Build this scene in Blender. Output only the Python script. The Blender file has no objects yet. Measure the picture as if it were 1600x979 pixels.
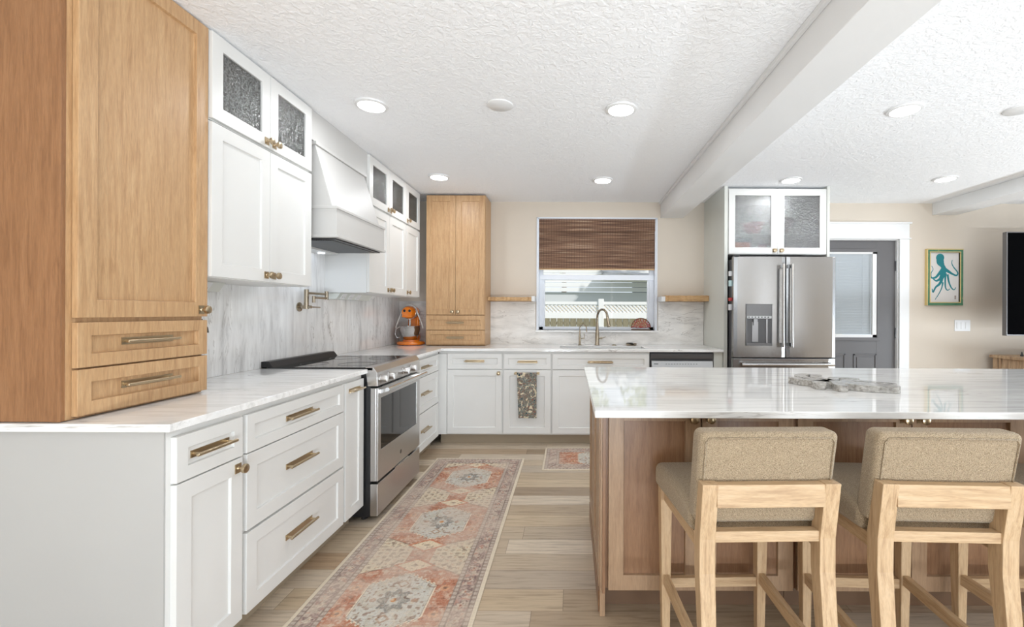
import bpy, bmesh, math, random
import numpy as np
from mathutils import Vector, Matrix, noise

# ------------------------------------------------------------------ camera, world, lights, exposure
S = bpy.context.scene
COL = S.collection
CAM_H = 1.257
cd = bpy.data.cameras.new('camera'); cam = bpy.data.objects.new('camera', cd); COL.objects.link(cam)
cd.sensor_width = 36; cd.lens = 706 / 1600 * 36; cd.clip_start = .02
cd.shift_x = -91 / 1600; cd.shift_y = -1.5 / 1600
cam.matrix_world = Matrix.Translation((0, 0, CAM_H)) @ Matrix.Rotation(math.radians(90), 4, 'X') @ Matrix.Rotation(math.radians(.25), 4, 'Z')
S.camera = cam
S.view_settings.view_transform = 'Standard'; S.view_settings.look = 'None'
S.view_settings.exposure = 0.46; S.view_settings.gamma = 1
S.view_settings.use_curve_mapping = False
S.cycles.max_bounces = 10; S.cycles.diffuse_bounces = 5; S.cycles.glossy_bounces = 4
S.cycles.transmission_bounces = 6; S.cycles.transparent_max_bounces = 8
S.cycles.sample_clamp_indirect = 6; S.cycles.use_denoising = True

W = bpy.data.worlds.new('sky'); S.world = W; W.use_nodes = True
bg = W.node_tree.nodes['Background']; bg.inputs[0].default_value = (.80, .90, 1, 1); bg.inputs[1].default_value = 0.8

def light(name, kind, loc, target, power, size=(1, 1), color=(1, 1, 1), parent=None, spread=None):
    l = bpy.data.lights.new(name, kind); o = bpy.data.objects.new(name, l); COL.objects.link(o)
    l.energy = power; l.color = color
    if kind == 'AREA':
        l.shape = 'RECTANGLE'; l.size, l.size_y = size
        if spread: l.spread = math.radians(spread)
    o.location = loc
    o.rotation_euler = (Vector(target) - Vector(loc)).to_track_quat('-Z', 'Y').to_euler()
    if parent: o.parent = parent; o.location = Vector(loc) - parent.location
    return o
sun = light('sun', 'SUN', (8, -6, 10), (2.5, 0, 4), 2.6, color=(1, .96, .9)); sun.data.angle = .02
# added fill lights in the unseen room; low strips tilt up to the ceiling
light('fill_behind', 'AREA', (1.2, -2.80, .19), (1.2, -2.25, 1.29), 205, (3.9, .34), (.82, .915, 1))
light('fridge_streak_fill', 'AREA', (4.46, -2.98, 1.27), (4.46, 0, 1.27), 9, (.28, 1.9), (.9, .95, 1))  # slim pair added to put vertical highlight streaks on the fridge doors
light('fridge_streak_fill', 'AREA', (5.62, -2.98, 1.27), (5.62, 0, 1.27), 6, (.2, 1.9), (.9, .95, 1))
light('fill_living', 'AREA', (6.28, 1.6, .42), (5.65, 1.6, 1.42), 118, (3.5, .4), (.82, .915, 1))
LAMP_POWER = 2.7

# ------------------------------------------------------------------ mesh helpers
def srgb(r, g, b):
    f = lambda c: (c / 255 / 12.92) if c / 255 <= .04045 else ((c / 255 + .055) / 1.055) ** 2.4
    return (f(r), f(g), f(b), 1)

class Frame:
    """u runs along a cabinet front, d points out of it, z is up"""
    def __init__(s, o, U, N): s.o = Vector(o); s.U = Vector(U); s.N = Vector(N)
    def P(s, u, d, z): return s.o + s.U * u + s.N * d + Vector((0, 0, z))
WORLD = Frame((0, 0, 0), (1, 0, 0), (0, 1, 0))

class MB:
    def __init__(s): s.v = []; s.f = []; s.cols = None
    def add(s, vs, fs):
        n = len(s.v); s.v += [Vector(p) for p in vs]; s.f += [[i + n for i in f] for f in fs]; return s
    def box(s, x0, x1, y0, y1, z0, z1, F=WORLD):
        vs = [F.P(x, y, z) for z in (z0, z1) for x, y in ((x0, y0), (x1, y0), (x1, y1), (x0, y1))]
        return s.add(vs, [(0, 3, 2, 1), (4, 5, 6, 7), (0, 1, 5, 4), (1, 2, 6, 5), (2, 3, 7, 6), (3, 0, 4, 7)])
    def hexa(s, pts):
        return s.add(pts, [(0, 3, 2, 1), (4, 5, 6, 7), (0, 1, 5, 4), (1, 2, 6, 5), (2, 3, 7, 6), (3, 0, 4, 7)])
    def beam(s, a, b, w, h, up=(0, 0, 1), w2=None, h2=None):
        a, b = Vector(a), Vector(b); t = (b - a).normalized(); up = Vector(up)
        sd = t.cross(up).normalized(); u = sd.cross(t).normalized(); w2 = w2 or w; h2 = h2 or h
        vs = []
        for p, ww, hh in ((a, w, h), (b, w2, h2)):
            for i, j in ((-1, -1), (1, -1), (1, 1), (-1, 1)): vs.append(p + sd * ww / 2 * i + u * hh / 2 * j)
        return s.hexa(vs)
    def tube(s, pts, r, n=10, closed=False):
        pts = [Vector(p) for p in pts]; m = len(pts); rs = r if isinstance(r, (list, tuple)) else [r] * m
        base = len(s.v); prev = None
        for i, p in enumerate(pts):
            a = pts[i - 1] if (i > 0 or closed) else p; b = pts[(i + 1) % m] if (i < m - 1 or closed) else p
            t = (b - a).normalized()
            if prev is None:
                prev = t.orthogonal().normalized()
            prev = (prev - t * prev.dot(t)).normalized(); q = t.cross(prev)
            for k in range(n):
                an = 2 * math.pi * k / n; s.v.append(p + (prev * math.cos(an) + q * math.sin(an)) * rs[i])
        for i in range(m if closed else m - 1):
            for k in range(n):
                a = base + i * n + k; b = base + i * n + (k + 1) % n; j = (i + 1) % m
                s.f.append([a, b, base + j * n + (k + 1) % n, base + j * n + k])
        if not closed:
            s.f.append([base + k for k in range(n)]); s.f.append([base + (m - 1) * n + k for k in range(n)])
        return s
    def lathe(s, c, prof, n=24, axis=(0, 0, 1), sx=1, sy=1):
        ax = Vector(axis).normalized(); e1 = Vector((1, 0, 0)) if abs(ax.z) > .9 else ax.orthogonal().normalized(); e2 = ax.cross(e1)
        c = Vector(c); base = len(s.v)
        for r, z in prof:
            for k in range(n):
                a = 2 * math.pi * k / n
                s.v.append(c + ax * z + e1 * (math.cos(a) * r * sx) + e2 * (math.sin(a) * r * sy))
        for i in range(len(prof) - 1):
            for k in range(n):
                s.f.append([base + i * n + k, base + i * n + (k + 1) % n, base + (i + 1) * n + (k + 1) % n, base + (i + 1) * n + k])
        s.f.append([base + k for k in range(n)]); s.f.append([base + (len(prof) - 1) * n + k for k in range(n)])
        return s
    def prism(s, poly, P0, P1):
        """poly in 2D; P0, P1 map (a,b) to the two end faces"""
        n = len(poly); vs = [P0(*p) for p in poly] + [P1(*p) for p in poly]
        return s.add(vs, [list(range(n)), list(range(n, 2 * n))] + [[i, (i + 1) % n, (i + 1) % n + n, i + n] for i in range(n)])
    def sphere(s, c, rx, ry, rz, n=20, m=12):
        prof = [(max(math.sin(math.pi * i / m), .002), -math.cos(math.pi * i / m)) for i in range(m + 1)]
        c = Vector(c); base = len(s.v)
        for r, z in prof:
            for k in range(n):
                a = 2 * math.pi * k / n; s.v.append(c + Vector((math.cos(a) * r * rx, math.sin(a) * r * ry, z * rz)))
        for i in range(m):
            for k in range(n):
                s.f.append([base + i * n + k, base + i * n + (k + 1) % n, base + (i + 1) * n + (k + 1) % n, base + (i + 1) * n + k])
        return s
    def build(s, name, mat, parent=None, bevel=0, seg=2, smooth=0, sub=0):
        off = Vector((0, 0, 0)); p = parent
        while p: off = off + p.location; p = p.parent
        me = bpy.data.meshes.new(name)
        me.from_pydata([tuple(p - off) for p in s.v], [], s.f)
        bm = bmesh.new(); bm.from_mesh(me); bmesh.ops.recalc_face_normals(bm, faces=bm.faces); bm.to_mesh(me); bm.free()
        o = bpy.data.objects.new(name, me); COL.objects.link(o); me.materials.append(mat)
        if parent: o.parent = parent
        if smooth:
            for p in me.polygons: p.use_smooth = True
            me.set_sharp_from_angle(angle=math.radians(smooth))
        if bevel:
            b = o.modifiers.new('bevel', 'BEVEL'); b.width = bevel; b.segments = seg; b.limit_method = 'ANGLE'; b.angle_limit = math.radians(40)
            b.harden_normals = False
        if sub:
            m = o.modifiers.new('sub', 'SUBSURF'); m.levels = sub; m.render_levels = sub
        return o

def tag(o, label=None, cat=None, group=None, kind=None):
    if label: o['label'] = label
    if cat: o['category'] = cat
    if group: o['group'] = group
    if kind: o['kind'] = kind
    return o
def thing(name, label, cat, loc, group=None):
    o = bpy.data.objects.new(name, None); COL.objects.link(o); o.location = loc; o.empty_display_size = .05
    return tag(o, label, cat, group)
def struct(o): o['kind'] = 'structure'; return o
def copy_tree(o, parent=None):
    c = o.copy(); COL.objects.link(c)
    if parent: c.parent = parent
    for ch in list(o.children): copy_tree(ch, c)
    return c

# ------------------------------------------------------------------ materials
class NT:
    def __init__(s, name):
        s.m = bpy.data.materials.new(name); s.m.use_nodes = True; s.t = s.m.node_tree; s.b = s.t.nodes['Principled BSDF']
        s.tc = None
    def n(s, typ, **kw):
        x = s.t.nodes.new(typ)
        for k, v in kw.items(): setattr(x, k, v)
        return x
    def l(s, a, b): s.t.links.new(a, b)
    def coord(s, scale=(1, 1, 1), which='Object', rand=False, rot=(0, 0, 0)):
        tc = s.n('ShaderNodeTexCoord'); mp = s.n('ShaderNodeMapping'); mp.inputs['Scale'].default_value = scale; mp.inputs['Rotation'].default_value = rot
        if rand:
            oi = s.n('ShaderNodeObjectInfo'); ad = s.n('ShaderNodeVectorMath', operation='MULTIPLY_ADD')
            cmb = s.n('ShaderNodeCombineXYZ')
            for i in range(3): s.l(oi.outputs['Random'], cmb.inputs[i])
            s.l(cmb.outputs[0], ad.inputs[0]); ad.inputs[1].default_value = (17, 23, 31); s.l(tc.outputs[which], ad.inputs[2])
            s.l(ad.outputs[0], mp.inputs[0])
        else: s.l(tc.outputs[which], mp.inputs[0])
        return mp.outputs[0]
    def noise(s, vec, scale=5, detail=4, rough=.5, dist=0):
        x = s.n('ShaderNodeTexNoise'); s.l(vec, x.inputs['Vector']); x.inputs['Scale'].default_value = scale
        x.inputs['Detail'].default_value = detail; x.inputs['Roughness'].default_value = rough; x.inputs['Distortion'].default_value = dist
        return x.outputs[0]
    def ramp(s, fac, stops, interp='LINEAR'):
        x = s.n('ShaderNodeValToRGB'); s.l(fac, x.inputs[0]); r = x.color_ramp; r.interpolation = interp
        while len(r.elements) < len(stops): r.elements.new(.5)
        for e, (p, c) in zip(r.elements, stops): e.position = p; e.color = c
        return x.outputs[0]
    def mix(s, fac, a, b, mode='MIX'):
        x = s.n('ShaderNodeMix', data_type='RGBA', blend_type=mode)
        for sock, val in ((x.inputs[0], fac), (x.inputs[6], a), (x.inputs[7], b)):
            if hasattr(val, 'is_output'): s.l(val, sock)
            else: sock.default_value = val
        return x.outputs[2]
    def math(s, op, a, b=None, c=None):
        x = s.n('ShaderNodeMath', operation=op)
        for i, v in enumerate((a, b, c)):
            if v is None: continue
            if hasattr(v, 'is_output'): s.l(v, x.inputs[i])
            else: x.inputs[i].default_value = v
        return x.outputs[0]
    def bump(s, h, strength=.3, dist=.002):
        x = s.n('ShaderNodeBump'); s.l(h, x.inputs['Height']); x.inputs['Strength'].default_value = strength; x.inputs['Distance'].default_value = dist
        s.l(x.outputs[0], s.b.inputs['Normal'])
    def set(s, color=None, rough=None, metal=None, spec=None, coat=None, trans=None, ior=None, sheen=None):
        for k, v in (('Base Color', color), ('Roughness', rough), ('Metallic', metal), ('Specular IOR Level', spec), ('Coat Weight', coat),
                     ('Transmission Weight', trans), ('IOR', ior), ('Sheen Weight', sheen)):
            if v is None: continue
            if hasattr(v, 'is_output'): s.l(v, s.b.inputs[k])
            else: s.b.inputs[k].default_value = v
        return s

def paint(name, col, rough=.4, bump=0, scale=200, spec=.5):
    t = NT(name); v = t.coord()
    c = t.ramp(t.noise(v, 3, 2), [(.3, tuple(x * .97 for x in col[:3]) + (1,)), (.7, col)])
    t.set(color=c, rough=rough, spec=spec)
    if bump: t.bump(t.noise(v, scale, 3), bump, .003)
    return t.m
def metal(name, col, rough=.25, brush=None, aniso=0):
    t = NT(name); t.set(color=col, rough=rough, metal=1)
    if brush:
        v = t.coord(brush); n = t.noise(v, 60, 3)
        t.l(t.math('MULTIPLY_ADD', n, .14, rough - .07), t.b.inputs['Roughness']); t.bump(n, .08, .0006)
    if aniso:
        tg = t.n('ShaderNodeTangent'); tg.direction_type = 'RADIAL'; tg.axis = 'Z'; t.l(tg.outputs[0], t.b.inputs['Tangent'])
        t.b.inputs['Anisotropic'].default_value = aniso; t.b.inputs['Anisotropic Rotation'].default_value = .25
    return t.m
def wood(name, light_c, mid_c, dark_c, grain=(22, 22, 1.6), rough=.38, knots=True):
    t = NT(name); v = t.coord(grain, rand=True)
    g = t.noise(v, 3.2, 8, .62, .6)
    c = t.ramp(g, [(.28, dark_c), (.48, mid_c), (.72, light_c)])
    v2 = t.coord(tuple(x / 8 for x in grain), rand=True)
    big = t.noise(v2, 2.2, 3, .5, .8)
    c = t.mix(t.math('MULTIPLY', t.ramp(big, [(.35, (0, 0, 0, 1)), (.7, (1, 1, 1, 1))]), .45), c, mid_c)
    v3 = t.coord(tuple(x * 3.5 for x in grain), rand=True)
    f = t.ramp(t.noise(v3, 6, 3), [(.35, (.86, .86, .86, 1)), (.6, (1, 1, 1, 1))])
    c = t.mix(1.0, c, f, 'MULTIPLY')
    t.set(color=c, rough=rough); t.bump(g, .05, .001)
    return t.m
def emit(name, col, strength):
    m = bpy.data.materials.new(name); m.use_nodes = True; nt = m.node_tree; nt.nodes.clear()
    e = nt.nodes.new('ShaderNodeEmission'); e.inputs[0].default_value = col; e.inputs[1].default_value = strength
    o = nt.nodes.new('ShaderNodeOutputMaterial'); nt.links.new(e.outputs[0], o.inputs[0]); return m

WHITE = paint('cabinet_white', srgb(226, 225, 222), .38)
TRIMW = paint('trim_white', srgb(228, 228, 228), .4)
PALE = paint('panel_pale', srgb(214, 215, 208), .5)
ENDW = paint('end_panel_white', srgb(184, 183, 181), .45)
HOODW = paint('hood_white', srgb(202, 200, 197), .45)
WALL = paint('wall_beige', srgb(210, 199, 185), .75, .12, 120)
WALLW = paint('wall_white', srgb(226, 226, 222), .7)
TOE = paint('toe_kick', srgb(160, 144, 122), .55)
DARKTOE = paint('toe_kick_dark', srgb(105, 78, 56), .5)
DGREY = paint('door_grey', srgb(96, 94, 95), .45)
BLACK = paint('black', srgb(28, 28, 30), .35)
BLACKG = NT('black_glass').set(color=srgb(16, 16, 18), rough=.04, spec=.6).m
def ceiling_mat():
    t = NT('ceiling_knockdown'); v = t.coord()
    t.set(color=srgb(246, 247, 249), rough=.85, spec=.2)
    n = t.noise(v, 34, 5, .6, .8); r = t.ramp(n, [(.42, (0, 0, 0, 1)), (.62, (1, 1, 1, 1))]); t.bump(r, .45, .006); return t.m
CEIL = ceiling_mat()
BRASS = metal('brushed_brass', srgb(188, 170, 142), .28)
NICKEL = metal('brushed_nickel', srgb(168, 156, 138), .26)
STEEL = metal('stainless', srgb(158, 157, 156), .24, (1, 1, 60), .75)
STEELR = metal('stainless_range', srgb(198, 196, 194), .3, (1, 1, 60), .6)
STEELD = metal('stainless_dark', srgb(120, 120, 121), .3)
CHROME = metal('polished_steel', srgb(205, 205, 205), .12)
SIDEG = paint('fridge_side', srgb(70, 70, 73), .45)
MAPLE = wood('maple', srgb(208, 172, 130), srgb(193, 154, 112), srgb(168, 128, 88))
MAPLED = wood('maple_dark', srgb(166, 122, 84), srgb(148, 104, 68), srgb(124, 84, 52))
ISLW = wood('island_wood', srgb(156, 120, 90), srgb(140, 104, 76), srgb(120, 86, 60))
ISLF = wood('island_frame_wood', srgb(176, 146, 116), srgb(162, 132, 104), srgb(140, 110, 84))
ASH = wood('ash', srgb(206, 178, 144), srgb(190, 160, 124), srgb(154, 121, 88), (30, 30, 2.0), .5)
ASHH = wood('ash_horizontal', srgb(206, 178, 144), srgb(190, 160, 124), srgb(154, 121, 88), (2.0, 30, 30), .5)
ASHD = wood('ash_deep', srgb(206, 178, 144), srgb(190, 160, 124), srgb(154, 121, 88), (30, 2.0, 30), .5)
SHELFW = wood('shelf_wood', srgb(222, 188, 142), srgb(200, 160, 112), srgb(150, 108, 68), (1.5, 24, 24), .55)
RUSTIC = wood('rustic_wood', srgb(204, 178, 146), srgb(176, 146, 116), srgb(110, 84, 62), (9, 9, 1.2), .7)

def quartz(name, grain, vein_scale, base=(247, 246, 244), strength=1.0):
    t = NT(name); v = t.coord(grain)
    n1 = t.noise(v, 2.5, 8, .62, .5)
    c = t.ramp(n1, [(.30, srgb(*[x - 26 * strength for x in base])), (.46, srgb(*[x - 6 * strength for x in base])), (.7, srgb(*[min(250, x + 8) for x in base]))])
    v2 = t.coord(tuple(g * .45 for g in grain))
    n2 = t.noise(v2, vein_scale, 5, .6, 1.2)
    a = t.math('ABSOLUTE', t.math('SUBTRACT', n2, .5))
    vein = t.ramp(a, [(0, (1, 1, 1, 1)), (.012, (0, 0, 0, 1))])
    msk = t.ramp(t.noise(t.coord((1, 1, 1)), 3, 2), [(.45, (0, 0, 0, 1)), (.65, (1, 1, 1, 1))])
    f = t.math('MULTIPLY', t.math('MULTIPLY', vein, msk), .6)
    c = t.mix(f, c, srgb(128, 118, 108))
    t.set(color=c, rough=.035, spec=.55); return t.m
QTOP = quartz('quartzite_worktop', (1.2, 9, 9), 2.0)
QISL = quartz('quartzite_island', (1.0, 11, 11), 1.6, (230, 228, 225))
QLEFT = quartz('quartzite_splash_left', (5, 7, 1.0), 2.6, (243, 242, 241), 1.6)
QBACK = quartz('quartzite_splash_back', (1.6, 4, 6), 2.2, (236, 233, 229), 1.3)

def floor_mat():
    t = NT('floor_planks'); W_, L_ = .15, 1.22
    tc = t.n('ShaderNodeTexCoord'); sp = t.n('ShaderNodeSeparateXYZ'); t.l(tc.outputs['Object'], sp.inputs[0])
    yy = t.math('DIVIDE', t.math('ADD', sp.outputs[1], 9 * W_ - 2.052 + 50 * W_), W_)
    row = t.math('FLOOR', yy); fy = t.math('FRACT', yy)
    wn = t.n('ShaderNodeTexWhiteNoise', noise_dimensions='1D'); t.l(row, wn.inputs['W'])
    xx = t.math('DIVIDE', t.math('ADD', t.math('MULTIPLY', wn.outputs[0], L_ * 3), t.math('ADD', sp.outputs[0], 20)), L_)
    idx = t.math('FLOOR', xx); fx = t.math('FRACT', xx)
    cmb = t.n('ShaderNodeCombineXYZ'); t.l(idx, cmb.inputs[0]); t.l(row, cmb.inputs[1])
    w2 = t.n('ShaderNodeTexWhiteNoise', noise_dimensions='2D'); t.l(cmb.outputs[0], w2.inputs['Vector'])
    base = t.ramp(w2.outputs[0], [(0, srgb(158, 138, 116)), (.22, srgb(200, 180, 152)), (.42, srgb(180, 165, 147)), (.62, srgb(220, 205, 184)), (.8, srgb(192, 176, 156)), (1, srgb(176, 150, 122))])
    va = t.n('ShaderNodeVectorMath', operation='MULTIPLY_ADD'); t.l(tc.outputs['Object'], va.inputs[0]); va.inputs[1].default_value = (1.6, 26, 1)
    m = t.n('ShaderNodeVectorMath', operation='SCALE'); t.l(w2.outputs[1], m.inputs[0]); m.inputs['Scale'].default_value = 40; t.l(m.outputs[0], va.inputs[2])
    g = t.noise(va.outputs[0], 2.4, 8, .65, .5)
    gr = t.ramp(g, [(.28, (.60, .57, .54, 1)), (.5, (1, 1, 1, 1)), (.75, (1.12, 1.11, 1.1, 1))])
    c = t.mix(1.0, base, gr, 'MULTIPLY')
    e = .013; ex = .0016
    seam = t.math('MAXIMUM', t.math('LESS_THAN', fy, e), t.math('LESS_THAN', fx, ex))
    c = t.mix(t.math('MULTIPLY', seam, .65), c, srgb(70, 55, 42))
    t.set(color=c, rough=.34, spec=.4); t.bump(g, .06, .001); return t.m
FLOOR = floor_mat()
TVG = NT('tv_glass').set(color=srgb(8, 8, 9), rough=.4, spec=.0).m

def fabric(name, a, b, scale=260):
    t = NT(name); v = t.coord(); n = t.noise(v, scale, 3, .7)
    t.set(color=t.ramp(n, [(.35, b), (.65, a)]), rough=.95, spec=.1, sheen=.2)
    vo = t.n('ShaderNodeTexVoronoi'); t.l(v, vo.inputs['Vector']); vo.inputs['Scale'].default_value = scale * .9
    t.bump(vo.outputs[0], .6, .004); return t.m
BOUCLE = fabric('boucle', srgb(186, 167, 140), srgb(120, 102, 78), 420)

def vcol_mat(name, rough=.95, scale=500, bump=.35, attr='Col'):
    t = NT(name); a = t.n('ShaderNodeAttribute'); a.attribute_name = attr
    n = t.noise(t.coord(), scale, 2); f = t.ramp(n, [(.3, (.86, .86, .86, 1)), (.7, (1.05, 1.05, 1.05, 1))])
    t.set(color=t.mix(1.0, a.outputs[0], f, 'MULTIPLY'), rough=rough, spec=.1); t.bump(n, bump, .002); return t.m
RUGM = vcol_mat('rug_pile')

def thin_glass(name, tint=(1, 1, 1, 1), gl=.08):
    m = bpy.data.materials.new(name); m.use_nodes = True; nt = m.node_tree; nt.nodes.clear()
    tr = nt.nodes.new('ShaderNodeBsdfTransparent'); tr.inputs[0].default_value = tint
    g = nt.nodes.new('ShaderNodeBsdfGlossy'); g.inputs['Roughness'].default_value = .01
    fr = nt.nodes.new('ShaderNodeFresnel'); fr.inputs[0].default_value = 1.45
    mx = nt.nodes.new('ShaderNodeMixShader'); o = nt.nodes.new('ShaderNodeOutputMaterial')
    nt.links.new(fr.outputs[0], mx.inputs[0]); nt.links.new(tr.outputs[0], mx.inputs[1]); nt.links.new(g.outputs[0], mx.inputs[2]); nt.links.new(mx.outputs[0], o.inputs[0])
    return m
WGLASS = thin_glass('window_glass')
def rain_glass():
    m = bpy.data.materials.new('rain_glass'); m.use_nodes = True; nt = m.node_tree; nt.nodes.clear(); L = nt.links.new
    tc = nt.nodes.new('ShaderNodeTexCoord'); no = nt.nodes.new('ShaderNodeTexNoise'); no.inputs['Scale'].default_value = 70; no.inputs['Detail'].default_value = 2
    L(tc.outputs['Object'], no.inputs['Vector'])
    bp = nt.nodes.new('ShaderNodeBump'); bp.inputs['Strength'].default_value = 1; bp.inputs['Distance'].default_value = .012; L(no.outputs[0], bp.inputs['Height'])
    rf = nt.nodes.new('ShaderNodeBsdfRefraction'); rf.inputs['Roughness'].default_value = .12; rf.inputs['IOR'].default_value = 1.25; rf.inputs[0].default_value = (.7, .72, .71, 1); L(bp.outputs[0], rf.inputs['Normal'])
    tr = nt.nodes.new('ShaderNodeBsdfTransparent'); cr = nt.nodes.new('ShaderNodeValToRGB'); n2 = nt.nodes.new('ShaderNodeTexNoise'); n2.inputs['Scale'].default_value = 150; n2.inputs['Detail'].default_value = 1
    L(tc.outputs['Object'], n2.inputs['Vector']); L(n2.outputs[0], cr.inputs[0]); cr.color_ramp.elements[0].position = .42; cr.color_ramp.elements[0].color = (.35, .36, .36, 1); cr.color_ramp.elements[1].position = .58; cr.color_ramp.elements[1].color = (.95, .96, .96, 1); L(cr.outputs[0], tr.inputs[0])  # mottled tint puts sparkle and dark spots into the glass colour
    m1 = nt.nodes.new('ShaderNodeMixShader'); m1.inputs[0].default_value = .62; L(rf.outputs[0], m1.inputs[1]); L(tr.outputs[0], m1.inputs[2])
    gl = nt.nodes.new('ShaderNodeBsdfGlossy'); gl.inputs['Roughness'].default_value = .06; L(bp.outputs[0], gl.inputs['Normal'])
    m2 = nt.nodes.new('ShaderNodeMixShader'); m2.inputs[0].default_value = .2; L(m1.outputs[0], m2.inputs[1]); L(gl.outputs[0], m2.inputs[2])
    o = nt.nodes.new('ShaderNodeOutputMaterial'); L(m2.outputs[0], o.inputs[0]); return m
RAIN = rain_glass()

# ------------------------------------------------------------------ room shell
XL, XR, YB, YF, ZC = -1.86, 6.4, 4.90, -3.0, 2.455
b = MB().box(XL - .15, XR + .15, YF - .15, YB + .15, -.1, 0); struct(b.build('floor', FLOOR))
b = MB().box(XL - .15, XR + .15, YF - .15, YB + .15, ZC, ZC + .12); struct(b.build('ceiling', CEIL))

def wall_with_holes(name, F, u0, u1, holes, mat, th=.15):
    """wall in frame F with d from 0 outward (-d is outside)"""
    b = MB(); cuts = sorted(set([u0, u1] + [h for H in holes for h in H[:2]]))
    for a, c in zip(cuts, cuts[1:]):
        zs = [(0, ZC)]
        for (h0, h1, z0, z1) in holes:
            if h0 <= a and c <= h1:
                zs = [(p, q) for (p, q) in ((0, z0), (z1, ZC)) if q - p > .001]
        for p, q in zs: b.box(a, c, -th, 0, p, q, F)
    return struct(b.build(name, mat))
WX0, WX1, WZ0, WZ1 = -.355, .93, 1.066, 2.275
DX0, DX1, DZ1 = 2.62, 3.556, 2.065
FB = Frame((0, YB, 0), (1, 0, 0), (0, -1, 0))
wall_with_holes('wall_back', FB, XL - .15, XR + .15, [(WX0, WX1, WZ0, WZ1), (DX0, DX1, 0, DZ1)], WALL)
wall_with_holes('wall_left', Frame((XL, 0, 0), (0, 1, 0), (1, 0, 0)), YF, YB, [], WALL)
wall_with_holes('wall_front', Frame((0, YF, 0), (1, 0, 0), (0, 1, 0)), XL - .15, XR + .15, [(-.8, 3.2, .12, 2.2), (4.30, 4.62, .3, 2.25), (5.5, 5.75, .3, 2.25)], WALL)
wall_with_holes('wall_right', Frame((XR, 0, 0), (0, 1, 0), (-1, 0, 0)), YF, YB, [(-.2, 3.4, .12, 2.1)], WALL)
# beams under the ceiling
b = MB().box(.975, 1.215, YF, YB, 2.285, ZC - .001); b.box(.955, .975, YF, YB, 2.43, ZC - .001)
struct(b.build('trim_1', TRIMW, bevel=.003))
b = MB().box(3.92, 4.17, YF, YB, 2.328, ZC - .001); struct(b.build('trim_2', TRIMW, bevel=.003))
# baseboard behind
b = MB().box(3.66, XR, YB - .015, YB, 0, .12); struct(b.build('baseboard_back', TRIMW, bevel=.003))

# window 1 (over the sink)
b = MB(); J = .0
b.box(WX0, WX0 + .012, YB, YB + .14, WZ0, WZ1); b.box(WX1 - .012, WX1, YB, YB + .14, WZ0, WZ1); b.box(WX0, WX1, YB, YB + .14, WZ1 - .01, WZ1)
b.box(WX0 - .012, WX0 + .0, YB - .012, YB + .02, WZ0 - .01, WZ1 + .012); b.box(WX1, WX1 + .012, YB - .012, YB + .02, WZ0 - .01, WZ1 + .012)
b.box(WX0 - .012, WX1 + .012, YB - .012, YB + .02, WZ1, WZ1 + .012)
y0, y1 = YB + .085, YB + .125
b.box(WX0 + .012, WX0 + .055, y0, y1, WZ0, WZ1); b.box(WX1 - .06, WX1 - .012, y0, y1, WZ0, WZ1)
b.box(WX0 + .012, WX1 - .012, y0, y1, WZ0, WZ0 + .035); b.box(WX0 + .012, WX1 - .012, y0, y1, WZ1 - .05, WZ1)
b.box(WX0 + .012, WX1 - .012, y0 - .01, y1, 1.616, 1.672)
# casement rails inside the lower sash
b.box(WX0 + .055, WX0 + .075, y0 + .012, y1, WZ0 + .035, 1.616); b.box(WX1 - .08, WX1 - .06, y0 + .012, y1, WZ0 + .035, 1.616)
win = struct(b.build('window_1', paint('vinyl_white', srgb(232, 236, 243), .35), bevel=.002))
MB().box(WX0 + .05, WX1 - .055, y1 - .022, y1 - .018, WZ0 + .03, WZ1 - .05).build('glass_pane', WGLASS, win)
s = MB().box(WX0 - .02, WX1 + .02, YB - .035, YB + .1, WZ0 - .022, WZ0).build('window_sill', QTOP, win, bevel=.003)
s['label'] = 'pale stone sill'

# unseen sliding-glass style windows that let daylight in; narrow pair added for fridge streaks
for nm, F, (u0, u1, z0, z1) in (('window_2', Frame((0, YF, 0), (1, 0, 0), (0, 1, 0)), (-.8, 3.2, .12, 2.2)), ('streak_window_4', Frame((0, YF, 0), (1, 0, 0), (0, 1, 0)), (4.30, 4.62, .3, 2.25)), ('streak_window_5', Frame((0, YF, 0), (1, 0, 0), (0, 1, 0)), (5.5, 5.75, .3, 2.25)), ('window_3', Frame((XR, 0, 0), (0, 1, 0), (-1, 0, 0)), (-.2, 3.4, .12, 2.1))):
    b = MB()
    for a in (u0, (u0 + u1) / 2 - .03, u1 - .06) if u1 - u0 > 1 else (u0, u1 - .02): b.box(a, a + (.06 if u1 - u0 > 1 else .02), -.12, -.06, z0, z1, F)
    for z in (z0, z1 - .06): b.box(u0, u1, -.12, -.06, z, z + .06, F)
    struct(b.build(nm, TRIMW))

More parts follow.
